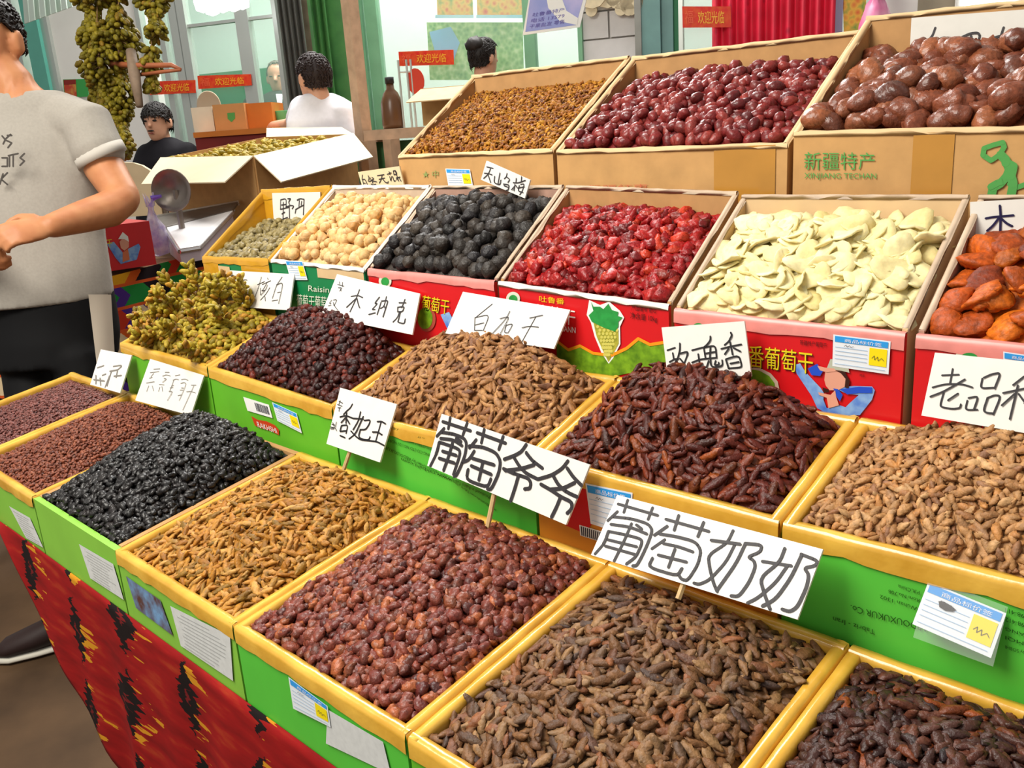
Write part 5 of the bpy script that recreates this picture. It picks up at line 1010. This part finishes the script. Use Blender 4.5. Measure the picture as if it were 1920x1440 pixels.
loft(mb, [T2(602, 420, .05, .20, .14), T2(602, 330, .05, .185, .14), T2(604, 270, .05, .185, .14), T2(606, 225, .05, .19, .13), T2(606, 200, .05, .17, .11), T2(602, 184, .04, .11, .09), T2(596, 175, .03, .07, .07)], 20)
limb(mb, [p2_(572, 205, .06), p2_(560, 228, .1)], [.085, .075], 14); limb(mb, [p2_(640, 215, .04), p2_(652, 260, .02), p2_(650, 320, -.02)], [.085, .07, .055], 14)
fuse('shirt', mb, .011, M_WHITESH, m2, 4)
mb = MB(); b2 = p2_(602, 420, .05); loft(mb, [(b2, u_*.19, d_*.13), (b2-k_*.1, u_*.19, d_*.13), (b2-k_*.2, u_*.17, d_*.12)], 16)
for s in (-1, 1): limb(mb, [b2-k_*.18+u_*s*.09, np.array([*(b2+u_*s*.1)[:2], .1])], [.09, .06], 12)
fuse('trousers', mb, .014, mat('grey trousers', '#4a4850', .8, .2), m2, 3)
for s in (-1, 1):
    mb = MB(); c = np.array([*(b2+u_*s*.1)[:2], 0]); loft(mb, [(c+fw2*t+k_*z, np.cross(fw2, k_)*w, k_*h) for t, w, h, z in ((-.09, .03, .03, .032), (0, .042, .045, .046), (.1, .045, .03, .032), (.17, .02, .012, .02))], 12); mb.build('shoe', M_SHOE, m2, smooth=True)
# --- woman with a bun, seen past the flower-bud carton
D3 = 5.35
def p3_(x, y, d=0): return atdepth(x, y, D3+d)
m3 = thing('person', tuple(np.array([*p3_(905, 200)[:2], 0])), 'woman with black hair in a bun looking away, behind the flower-bud carton', 'person'); fw3 = u_*.75+d_*.66; fw3 /= np.linalg.norm(fw3)
mb = MB(); h3 = p3_(908, 108); head(mb, h3, fw3, .9); limb(mb, [h3-k_*.06-fw3*.02, h3-k_*.16-fw3*.03], [.05, .055], 12); fuse('body', mb, .008, M_SKIN2, m3, 4); hair('hair', h3, fw3, M_HAIR, m3, .9, low=.02, back=-.06, scale=1.12)
v_, f_ = blob(.06, .05, .05, 12, 9, ridge=.08, lump=.2, seed=4); mk('hair_bun', v_+h3-fw3*.07+k_*.07, f_, M_HAIR, m3, smooth=True)
mb = MB(); T3 = lambda y, hw, hd: (p3_(912, y, .02), u_*hw, d_*hd); loft(mb, [T3(420, .22, .17), T3(300, .17, .13), T3(220, .18, .12), T3(180, .17, .1), T3(165, .1, .08), T3(158, .06, .06)], 18); b3 = p3_(912, 420, .02); loft(mb, [(b3+k_*.1, u_*.2, d_*.15), (np.array([*b3[:2], .1]), u_*.26, d_*.22)], 18)
fuse('dress', mb, .014, mat('brown dress', '#8a5a3c', .8, .2), m3, 3)
# --- man in dark suit behind the left window
D4 = 6.9
def p4_(x, y, d=0): return atdepth(x, y, D4+d)
m4 = thing('person', tuple(np.array([*p4_(520, 300)[:2], 0])), 'man in dark suit and pale shirt standing behind the left shop window', 'person'); fw4 = -d_
mb = MB(); h4 = p4_(521, 146); head(mb, h4, fw4, .98); limb(mb, [h4-k_*.07, h4-k_*.17], [.05, .06], 12); fuse('body', mb, .009, M_SKIN2, m4, 4); hair('hair', h4, fw4, mat('grey hair', '#6a625a', .6, .3), m4, .98, low=.04, back=-.05, scale=1.05)
r4 = np.cross(fw4, k_); v_, f_ = blob(.014, .005, .006, 8, 6); Rm_ = np.stack([r4, fw4, k_], 1)
for s in (-1, 1): mk('eye', v_@Rm_.T+h4+fw4*.092+r4*s*.032+k_*.008, f_, M_HAIR, m4, smooth=True)
mb = MB(); T4 = lambda y, hw, hd: (p4_(522, y), u_*hw, d_*hd); loft(mb, [T4(420, .2, .15), T4(300, .2, .14), T4(210, .22, .13), T4(186, .2, .11), T4(176, .12, .09), T4(170, .06, .06)], 18)
for s in (-1, 1): limb(mb, [p4_(522, 192)+u_*s*.2, p4_(522, 260)+u_*s*.25, p4_(522, 320)+u_*s*.22], [.075, .065, .05], 12)
b4_ = p4_(522, 420); loft(mb, [(b4_+k_*.05, u_*.19, d_*.14), (np.array([*b4_[:2], .05]), u_*.17, d_*.14)], 16); fuse('suit', mb, .014, mat('dark suit', '#2c302c', .7, .3), m4, 3)
mk('shirt_front', [p4_(517, 176, -.15), p4_(530, 176, -.15), p4_(529, 200, -.16), p4_(527, 222, -.16), p4_(521, 200, -.16)], [(0, 1, 2, 3, 4)], M_WHITESH, m4)
def slice_(rad, asp, th, curl, seed, n=14):
    """thin wavy fruit slice with real thickness"""
    r = np.random.default_rng(seed); ph = r.uniform(0, 6.28, 4); top = []; bot = []
    rings = (0, .55, 1.0)
    pts = []
    for q in rings:
        m = 1 if q == 0 else n
        for k in range(m):
            p = 2*math.pi*k/n; w = 1+.12*math.cos(2*p+ph[0])+.08*math.cos(3*p+ph[1])
            x, y = rad*q*w*math.cos(p), rad*asp*q*w*math.sin(p)
            z = curl*(x*x)/rad+.10*rad*q*math.sin(2*p+ph[2])+.04*rad*q*math.sin(5*p+ph[3])
            pts.append((x, y, z, q))
    m = len(pts); v = [(x, y, z+th/2*(1-.5*q)) for x, y, z, q in pts]+[(x, y, z-th/2*(1-.5*q)) for x, y, z, q in pts]; f = []
    for k in range(n):
        k2 = (k+1) % n
        f += [(0, 1+k, 1+k2), (m, m+1+k2, m+1+k), (1+k, 1+n+k, 1+n+k2, 1+k2), (m+1+k, m+1+k2, m+1+n+k2, m+1+n+k), (1+n+k, m+1+n+k, m+1+n+k2, 1+n+k2)]
    return np.array(v), f
def heap(key, name, variants, size, material, base, bulge, pv=.6, pu=.5, edge=.004, label=None, cat='raisin', group=None, single=300, stuffname=None, stufflabel=None,
         pack=1.5, tilt=.45, layer2=.4, scale=(.8, 1.15), pw=(2.4, 2.4), front=None, back=None, shape=None, sink=.2, basemat=None):
    """pile of pieces in carton `key`: mound surface + pieces; nearest ones are objects of their own"""
    c = CARTON[key]; th = c['th']+.003; x0, x1 = c['xl']+th, c['xr']-th; y0, y1 = c['Y']+th, c['Y']+c['depth']-th; W, D = x1-x0, y1-y0
    front = edge if front is None else front; back = edge if back is None else back
    def surf(u, v):
        z = c['zf'](x0+u*W)+c['rise']*(v*D+th)/c['depth']
        uu = np.where(u < pu, u/pu, (1-u)/(1-pu)); vv = np.where(v < pv, v/pv, (1-v)/(1-pv))
        uu = np.clip(uu, 0, 1); vv = np.clip(vv, 0, 1)
        B = (1-(1-uu)**pw[0])*(1-(1-vv)**pw[1])
        z = z-(front*(1-v)+back*v)+bulge*B
        if shape is not None: z = z+shape(u, v)
        return z
    def place(u, v):
        e = .01; P_ = np.stack([x0+u*W, y0+v*D, surf(u, v)], 1)
        du = (surf(u+e, v)-surf(u-e, v))/(2*e*W); dv = (surf(u, v+e)-surf(u, v-e))/(2*e*D)
        return P_, np.stack([-du, -dv, np.ones_like(du)], 1)
    a, b, h = size; s = pack*math.sqrt(a*b); slant = D*math.sqrt(1+(c['rise']/c['depth'])**2)
    nx, ny = max(2, int(W/s)), max(2, int(slant/s))
    gu, gv = np.meshgrid((np.arange(nx)+.5)/nx, (np.arange(ny)+.5)/ny); gu = gu.ravel(); gv = gv.ravel()
    gu = gu+np.tile(np.arange(ny)[:, None] % 2*.5/nx-.25/nx, (1, nx)).ravel()
    jx, jy = .42/nx, .42/ny
    kf = .62 if a > .012 and b > .009 else .3; eu, ev = max(.012, kf*a/W), max(.012, kf*a/D); U = np.clip(gu+RNG.uniform(-jx, jx, gu.size), eu, 1-eu); V = np.clip(gv+RNG.uniform(-jy, jy, gv.size), ev, 1-ev); lay = np.zeros(U.size)
    k2 = int(U.size*layer2); U2 = RNG.uniform(2*eu, 1-2*eu, k2); V2 = RNG.uniform(2*ev, 1-2*ev, k2)
    U = np.concatenate([U, U2]); V = np.concatenate([V, V2]); lay = np.concatenate([lay, np.ones(k2)])
    Pn, Nn = place(U, V); n = U.size; un = Nn/np.linalg.norm(Nn, axis=1)[:, None]
    off = np.where(lay > 0, h*RNG.uniform(.5, 1.3, n), h*RNG.uniform(-.3, .6, n)) - sink*h
    Pn = Pn+un*off[:, None]
    Q = rotmats(Nn, RNG.uniform(0, 6.283, n), np.abs(RNG.normal(0, tilt, n)), RNG.uniform(0, 6.283, n))
    S = RNG.uniform(scale[0], scale[1], n); var = RNG.integers(0, len(variants), n)
    pr = proj(Pn); infr = (pr[:, 0] > -5) & (pr[:, 0] < 1925) & (pr[:, 1] > -5) & (pr[:, 1] < 1445)
    score = pr[:, 2]-np.where(lay > 0, .08, 0)+np.where(infr, 0, 100); order = np.argsort(score)
    chosen = set(order[:single][infr[order[:single]]].tolist()) if single else set()
    # the rest and the mound below: one object of uncountable stuff
    m = 26; uu, vv = np.meshgrid(np.linspace(0, 1, m), np.linspace(0, 1, m)); uu = uu.ravel(); vv = vv.ravel()
    mz = surf(uu, vv)-h*.8-.006*np.clip(1-np.minimum(np.minimum(uu, 1-uu)*W, np.minimum(vv, 1-vv)*D)/.02, 0, 1); vs = [np.stack([x0-.002+uu*(W+.004), y0-.002+vv*(D+.004), mz], 1)]; fs = [[(j*m+i, j*m+i+1, (j+1)*m+i+1, (j+1)*m+i) for j in range(m-1) for i in range(m-1)]]
    k = m*m; rest = [i for i in range(n) if i not in chosen]
    for i in rest:
        vv_, ff_ = variants[var[i]]
        vs.append((vv_*S[i])@Q[i].T+Pn[i]); fs.append([tuple(q+k for q in f) for f in ff_]); k += len(vv_)
    if stuffname:
        o = mk(stuffname, np.concatenate(vs), [f for g_ in fs for f in g_], material, smooth=True)
        props(o, stufflabel, cat, None, 'stuff')
    mes = []
    for vv_, ff_ in variants:
        me = bpy.data.meshes.new(name); me.from_pydata([tuple(p) for p in vv_], [], ff_); me.polygons.foreach_set('use_smooth', [True]*len(me.polygons)); me.materials.append(material); mes.append(me)
    for i in sorted(chosen):
        o = bpy.data.objects.new(name, mes[var[i]]); COL.objects.link(o)
        M = np.eye(4); M[:3, :3] = Q[i]*S[i]; M[:3, 3] = Pn[i]; o.matrix_world = Matrix(M.tolist())
        props(o, label, cat, group)
    return surf, n
def longs(a, b, c, k=8, **kw):
    return [blob(a*(1+.12*math.sin(i*2.3)), b, c*.85, 8, 7, ridge=.2, nridge=3, lump=.16, bend=.6*math.sin(i*1.7), taper=.2*math.cos(i*1.3), seed=i+40, tipx=.15, **kw) for i in range(k)]
def rounds(a, b, c, k=8, nu=9, nv=7, ridge=.18, lump=.26, **kw):
    return [blob(a, b, c, nu, nv, ridge=ridge, nridge=4, lump=lump, bend=.2*math.sin(i*2.1), seed=i+70, **kw) for i in range(k)]
# front row
M_A = pile_mat('currant purple', ['#5a302b', '#7c463e', '#6c3c35', '#905850', '#4c2724'], .5, .4, .6, 500)
M_B = pile_mat('currant red', ['#64301f', '#86462e', '#733a28', '#98563a', '#54281e'], .5, .4, .6, 500)
cur = [blob(.0046, .0032, .0029, 5, 4, ridge=.15, lump=.1, seed=i) for i in range(4)]
heap('A', 'currant', cur, (.0046, .0032, .0030), M_A, None, .012, single=0, stuffname='fine_currants', stufflabel='fine purple-brown currants filling the carton at the left end', cat='raisins', pack=1.7, layer2=.3, edge=.012)
heap('B', 'currant', cur, (.0046, .0032, .0030), M_B, None, .038, pv=.75, single=0, stuffname='fine_currants', stufflabel='fine reddish-brown currants heaped beside the black raisins', cat='raisins', pack=1.7, layer2=.3, edge=.012)
M_C = pile_mat('raisin black', ['#080606', '#120c0b', '#0c0809', '#1a110f'], 0.42, 0.35, 0.8, 400, coat=.3)
heap('C', 'black_raisin', rounds(.009, .0062, .005), (.009, .0062, .005), M_C, None, .068, pv=.72, pu=.45, label='shiny wrinkled black raisin heaped in the lime green carton', group='black raisins', stuffname='black_raisins', stufflabel='shiny black raisins heaped in the lime green carton', edge=.003, pack=1.18, layer2=.55, scale=(.72, 1.12))
M_D = pile_mat('raisin golden', ['#8f5a18', '#b9822f', '#a56a22', '#c8944a', '#7c5a18', '#9a6422'], 0.52, 0.28, 0.60)
heap('D', 'golden_raisin', longs(.0145, .0050, .0044), (.0145, .0050, .0044), M_D, None, .035, pv=.75, label='long golden-brown raisin heaped in the front row', group='golden long raisins', stuffname='golden_raisins', stufflabel='long golden-brown raisins heaped in the front row', edge=.006, pack=1.18, layer2=.55, scale=(.72, 1.12))
M_E = pile_mat('raisin redbrown', ['#54201b', '#7d3a2b', '#692d26', '#8f4b35', '#441a19', '#a85c34', '#723128'], 0.42, 0.34, 0.60, 320, coat=.1, mott=.45)
heap('E', 'round_raisin', rounds(.0102, .0078, .0062, 8, ridge=.18, lump=.3), (.0102, .0078, .0062), M_E, None, .03, pv=.6, label='round wrinkled red-brown raisin in the bright green front carton', group='round red-brown raisins', stuffname='round_raisins', stufflabel='round red-brown raisins heaped in the bright green front carton', edge=.004, pack=1.18, layer2=.55, scale=(.72, 1.12))
M_F = pile_mat('raisin greybrown', ['#523624', '#7d5634', '#6a472c', '#94704a', '#42302a', '#8a5430'], 0.50, 0.30, 0.60)
heap('F', 'brown_raisin', longs(.0142, .0055, .0046), (.0142, .0055, .0046), M_F, None, .03, pv=.6, label='long grey-brown raisin below the widest sign', group='grey-brown long raisins', stuffname='brown_raisins', stufflabel='long grey-brown raisins heaped below the widest sign', edge=.005, pack=1.18, layer2=.55, scale=(.72, 1.12))
M_G = pile_mat('raisin darkpurple', ['#261414', '#4a2a20', '#38201c', '#623626', '#201318', '#843f18'], 0.40, 0.34, 0.60)
heap('G', 'dark_raisin', longs(.0135, .0056, .0048), (.0135, .0056, .0048), M_G, None, .03, pv=.6, label='long dark purple-brown raisin in the near right carton', group='dark purple-brown raisins', stuffname='dark_raisins', stufflabel='long dark purple-brown raisins in the near right carton', edge=.005, pack=1.18, layer2=.55, scale=(.72, 1.12))
# second row
M_I = pile_mat('raisin darkred', ['#210a09', '#431611', '#300e0b', '#581d12', '#1a0809', '#742818'], 0.42, 0.34, 0.60)
heap('I', 'dark_red_raisin', rounds(.0096, .0074, .0062, ridge=.14, lump=.2), (.0096, .0074, .0062), M_I, None, .064, pv=.82, pu=.45, label='round dark red raisin in the carton with the barcode sticker', group='dark red round raisins', stuffname='dark_red_raisins', stufflabel='round dark red raisins in the carton with the barcode sticker', edge=.004, pack=1.18, layer2=.55, scale=(.72, 1.12))
M_J = pile_mat('raisin lightbrown', ['#835634', '#ab7a48', '#96673f', '#bd8c58', '#724a34', '#a27042'], 0.52, 0.28, 0.60)
heap('J', 'light_brown_raisin', longs(.0150, .0050, .0045), (.0150, .0050, .0045), M_J, None, .066, pv=.84, pu=.42, label='long light brown raisin in the second row', group='light brown long raisins', stuffname='light_brown_raisins', stufflabel='long light brown raisins heaped in the second row', edge=.004, pack=1.18, layer2=.55, scale=(.72, 1.12))
M_K = pile_mat('raisin mahogany', ['#38140d', '#622416', '#4c1a12', '#7a341c', '#2e100d', '#964a1e'], 0.42, 0.34, 0.60)
heap('K', 'mahogany_raisin', longs(.0155, .0060, .0052), (.0155, .0060, .0052), M_K, None, .060, pv=.8, pu=.4, label='long mahogany raisin in the orange-fronted carton', group='mahogany long raisins', stuffname='mahogany_raisins', stufflabel='long mahogany raisins heaped in the orange-fronted carton', edge=.004, pack=1.18, layer2=.55, scale=(.72, 1.12))
M_L = pile_mat('raisin palebrown', ['#966a42', '#b88856', '#a6784c', '#c89c6a', '#865c40', '#bc8248'], 0.52, 0.28, 0.60)
heap('L', 'pale_raisin', longs(.0098, .0045, .0040), (.0098, .0045, .0040), M_L, None, .056, pv=.8, pu=.62, label='short pale brown raisin in the right-hand carton', group='pale brown raisins', stuffname='pale_raisins', stufflabel='short pale brown raisins heaped in the right-hand carton', edge=.004, pack=1.18, layer2=.55, scale=(.72, 1.12))
# third row
M_M = pile_mat('wild nuts', ['#6f6238', '#94834f', '#817144', '#a8986a', '#5e5230'], .5, .4, .4, 260)
heap('M', 'wild_nut', [blob(.0108, .0078, .0072, 10, 8, ridge=.05, lump=.1, tipx=.1, seed=i+3) for i in range(5)], (.0108, .0078, .0072), M_M, None, .0, label='olive-brown wild nut in the yellow-taped teal carton', cat='nut', group='wild nuts', stuffname='wild_nuts_below', stufflabel='olive-brown wild nuts lying under the others', front=.01, back=.065, pack=1.5, single=260, layer2=.25)
M_N = pile_mat('dried figs', ['#d3a565', '#e4bd82', '#dcb072', '#edca94', '#c08f52'], .55, .35, .5, 200, mott=.25, sub=.1)
heap('N', 'dried_fig', [blob(.0125, .0120, .0105, 12, 8, ridge=.06, nridge=6, lump=.16, seed=i+13) for i in range(7)], (.0125, .0120, .0105), M_N, None, .022, pv=.55, label='pale round dried fig in the dark green carton', cat='fig', group='dried figs', stuffname='dried_figs_below', stufflabel='pale dried figs lying under the others', front=.002, back=.02, pack=1.4, single=300, layer2=.4)
M_O = pile_mat('prunes', ['#1a1817', '#352e28', '#231f1f', '#453c33', '#1f1c20', '#2e2a26'], .5, .35, .9, 220, mott=.4)
heap('O', 'black_prune', [blob(.0150, .0138, .0122, 14, 10, ridge=.08, nridge=7, lump=.2, seed=i+23) for i in range(8)], (.0150, .0138, .0122), M_O, None, .022, pv=.6, label='wrinkled black prune in the red carton beside the cherries', cat='prune', group='black prunes', stuffname='black_prunes_below', stufflabel='black prunes lying under the others', front=.0, back=.02, pack=1.4, single=300, layer2=.4)
M_P = pile_mat('cherries', ['#700a0e', '#a01216', '#880e12', '#b82018', '#5c080c', '#c8381c'], .38, .35, .9, 220, coat=.12, sub=.1)
heap('P', 'dried_cherry', [blob(.0130, .0098, .0080, 12, 9, ridge=.2, nridge=4, lump=.4, bend=.4*math.sin(i), seed=i+33) for i in range(9)], (.0130, .0098, .0080), M_P, None, .022, pv=.6, label='glossy dark red dried cherry in the grape-printed carton', cat='cherry', group='dried cherries', stuffname='dried_cherries_below', stufflabel='glossy dried cherries lying under the others', front=.004, back=.03, pack=1.2, single=300, layer2=.5)
M_Q = pile_mat('white melon slices', ['#e8d89c', '#efe2ac', '#ebdca0', '#f2e8bc', '#e2d08c'], .6, .25, .3, 150, mott=.12, sub=.15)
heap('Q', 'melon_slice', [slice_(.0245, .66, .0045, .22*math.sin(i*1.9), i+5) for i in range(9)], (.0235, .0165, .009), M_Q, None, .012, pv=.6, label='thin pale yellow dried melon slice in the girl-printed carton', cat='fruit slice', group='pale melon slices', stuffname='melon_slices_below', stufflabel='pale dried melon slices lying under the others', front=.002, back=.02, pack=.82, tilt=.42, single=300, layer2=.6, scale=(.6, 1.2))
M_S = pile_mat('apricots', ['#7c2e0c', '#c85e12', '#a84410', '#dc7416', '#6a260c', '#b8500f'], .5, .3, .8, 140, mott=.45, sub=.15)
heap('S', 'dried_apricot', [blob(.0225, .0195, .0095, 16, 10, ridge=.1, nridge=4, lump=.34, bend=.3*math.sin(i*2.0), seed=i+53) for i in range(5)], (.024, .021, .0115), M_S, None, .02, pv=.6, label='soft orange dried apricot in the rightmost red carton', cat='apricot', group='dried apricots', stuffname='dried_apricots_below', stufflabel='orange dried apricots lying under the others', front=.004, back=.03, pack=1.45, single=160, layer2=.3)
# top row
M_T = pile_mat('flower buds', ['#7a3c12', '#b0741a', '#8f4f16', '#c48a22', '#5a2812', '#a5661a'], .6, .3, .6, 500)
heap('T', 'flower_bud', [blob(.0075, .0036, .0028, 5, 4, ridge=.2, lump=.3, bend=.6*math.sin(i*2), seed=i+60) for i in range(5)], (.0075, .004, .004), M_T, None, .006, single=0, stuffname='dried_flower_buds', stufflabel='yellow-brown dried flower buds filling the top left carton', cat='flower buds', front=.005, back=.032, pack=1.25, layer2=.8, tilt=.7)
M_U = pile_mat('red dates', ['#5a1416', '#802624', '#6e1c1c', '#90342c', '#4e1012'], .38, .35, .7, 180, coat=.12, mott=.3)
heap('U', 'red_date', [blob(.0135, .0100, .0098, 12, 9, ridge=.05, nridge=7, lump=.14, seed=i+90) for i in range(7)], (.0135, .0100, .0098), M_U, None, .018, pv=.55, label='small glossy red date in the middle top carton', cat='date', group='small red dates', stuffname='red_dates_below', stufflabel='small red dates lying behind and under the others', front=.003, back=.035, pack=1.38, single=300, layer2=.45)
M_V = pile_mat('brown dates', ['#5a2c1c', '#82462e', '#6c3624', '#9a5a38', '#4c241a'], .36, .35, .9, 130, coat=.12, mott=.35)
heap('V', 'brown_date', [blob(.0235, .0170, .0160, 18, 13, ridge=.09, nridge=7, lump=.2, seed=i+110) for i in range(8)], (.0235, .0170, .0160), M_V, None, .006, pv=.6, label='large wrinkled brown date in the right top carton', cat='date', group='large brown dates', stuffname='brown_dates_below', stufflabel='large brown dates lying under the others', front=.002, back=.045, pack=1.36, single=300, layer2=.4)
# ------------------------------------------------------------------ raisin clusters on the stem
M_H = pile_mat('green raisins', ['#74641a', '#b0982a', '#98881c', '#c8ac40', '#867a18', '#c08a28', '#8a6424', '#a89420'], .55, .28, .6, 300, sub=.1)
M_STEMB = mat('dry stem', '#8a6a44', .7, .3, .2, 60)
def berry_meshes(a, b, m):
    out = []
    for i in range(4):
        v, f = blob(a, b, b*.92, 8, 6, ridge=.06, nridge=4, lump=.12, seed=i+200); me = bpy.data.meshes.new('berry'); me.from_pydata([tuple(p) for p in v], [], f); me.polygons.foreach_set('use_smooth', [True]*len(me.polygons)); me.materials.append(m); out.append(me)
    return out
BM = berry_meshes(.0108, .0056, M_H)
M_HH = pile_mat('olive hanging raisins', ['#57500f', '#8a7c1c', '#6e6414', '#9c8a26', '#645a12', '#8f6f20'], .55, .28, .6, 300)
BMH = berry_meshes(.0100, .0062, M_HH)
def cluster(base, axis, L, rad, n, label, group, rr, name='raisin_cluster', k=1.0, meshes=None):
    """one bunch: stem with side twigs, berries round it"""
    t = thing(name, tuple(base), label, 'raisin cluster', group); axis = np.asarray(axis, float); axis /= np.linalg.norm(axis)
    a = np.cross(axis, (.3, .2, .9)); a /= np.linalg.norm(a); b = np.cross(axis, a); mb = MB(); mb.tube([base, base+axis*L*.5+a*rad*.1, base+axis*L*.95], [.003*k, .0022*k, .001*k], 5)
    for i in range(n):
        s = rr.uniform(.08, 1.0); w = rad*(1.15-.75*s)*(.6+.4*math.sin(s*13+n)); ph = rr.uniform(0, 6.283); q = math.sqrt(rr.uniform(.25, 1))
        o = (a*math.cos(ph)+b*math.sin(ph)); p = base+axis*L*s+o*w*q
        if i % 3 == 0: mb.tube([base+axis*L*max(0, s-.08), p-o*.004], [.0012*k, .0008*k], 4, False)
        d = o*.8+axis*.6+np.array([rr.uniform(-.4, .4) for _ in range(3)]); d /= np.linalg.norm(d)
        ob = bpy.data.objects.new('berry', (meshes or BM)[i % 4]); COL.objects.link(ob); ob.parent = t; e = np.cross(d, (.1, .9, .3)); e /= np.linalg.norm(e); g_ = np.cross(d, e); sc_ = k*rr.uniform(.8, 1.15); M = np.eye(4)
        M[:3, 0] = d*sc_; M[:3, 1] = e*sc_; M[:3, 2] = g_*sc_; M[:3, 3] = p-base; ob.matrix_local = Matrix(M.tolist())
    mb.build('stem', M_STEMB, t, smooth=True)
rr = random.Random(21); c = CARTON['H']; x0, x1, y0, y1 = c['xl']+.02, c['xr']-.02, c['Y']+.02, c['Y']+c['depth']-.01
surfH, _n = heap('H', 'green_raisin', [blob(.0095, .0062, .0058, 7, 5, ridge=.06, lump=.1, seed=i+300) for i in range(4)], (.0095, .0062, .0058), M_H, None, .05, pv=.7, pu=.5, single=0, stuffname='loose_green_raisins', stufflabel='loose yellow-green raisins under the grape clusters', cat='raisins', edge=.004, pack=1.45)
for i in range(26):
    u, v = rr.uniform(.06, .94), rr.uniform(.05, .95)
    z = float(surfH(np.array([u]), np.array([v]))[0]); out = np.array([(u-.5)*1.2+rr.uniform(-.5, .5), (v-.75)*1.0+rr.uniform(-.5, .5), rr.uniform(.15, .75)])
    p = np.array([x0+u*(x1-x0), y0+v*(y1-y0), z+.002])
    cluster(p, out, rr.uniform(.06, .10), .028, 34, 'yellow-green raisin cluster on its stem heaped in the left carton', 'heaped raisin clusters', rr)
# hanging bunches
pole_a, pole_b = atdepth(60, -150, 3.0), atdepth(420, -170, 3.05); pl_ = thing('hanging_pole', tuple(pole_a), 'wooden pole over the aisle carrying the hanging raisins', 'pole'); MB().tube([pole_a, pole_b], .018, 8).build('rod', M_WOOD, pl_)
for q in (pole_a, pole_b): MB().tube([q, np.array([q[0], q[1], 3.0])], .008, 6).build('hanger', M_WOOD, pl_)
M_H = None
hang = [((165, -60), (180, 120), 36, 'upper left'), ((215, -80), (225, 130), 40, 'upper middle'), ((282, -70), (295, 70), 34, 'upper right, out towards the lamp'), ((182, 40), (203, 245), 36, 'lower left'), ((222, 50), (232, 255), 32, 'central'), ((218, 160), (236, 292), 22, 'lowest, ending in a narrow tip'), ((284, 85), (285, 172), 24, 'right, just above the red-brown hook'), ((190, 60), (176, 190), 26, 'left edge')]
for i, (a, b, w, wh) in enumerate(hang):
    A = atdepth(*a, 3.0+.03*(i % 3)); B = atdepth(*b, 3.0+.03*((i+1) % 3)); L = np.linalg.norm(B-A); cluster(A, B-A, L, w*3.0/F_PX*1.35, int(270*L/.3), 'hanging bunch of yellow-green raisins, '+wh, 'hanging raisin bunches', rr, 'hanging_raisin_bunch', 1.6, BMH)
    t = [o for o in bpy.data.objects if o.name.startswith('hanging_raisin_bunch')][-1]
    top = pole_a+(pole_b-pole_a)*((a[0]-60)/360); MB().tube([A, top], .002, 4).build('string', M_STEMB, [o for o in COL.objects if o.get('label', '').endswith(wh)][0])
hk = thing('wooden_hook', tuple(atdepth(262, 130, 2.98)), 'red-brown wooden hook sticking out of the hanging raisins', 'hook'); M_HOOK = mat('red-brown wood', '#a8603c', .55, .4, .2, 40)
mb = MB(); mb.tube([atdepth(205, 120, 3.02), atdepth(262, 123, 2.98), atdepth(322, 122, 2.96), atdepth(339, 130, 2.95)], [.010, .009, .008, .005], 8); mb.tube([atdepth(262, 140, 3.0), atdepth(310, 134, 2.96), atdepth(339, 131, 2.95)], [.006, .006, .005], 8); mb.build('rod', M_HOOK, hk, smooth=True)
MB().tube([atdepth(245, 95, 3.0), atdepth(252, 140, 2.98), atdepth(262, 200, 2.98)], [.016, .02, .012], 8).build('branch', mat('grey-brown branch', '#8f7a66', .7, .3, .3, 40), hk, smooth=True)
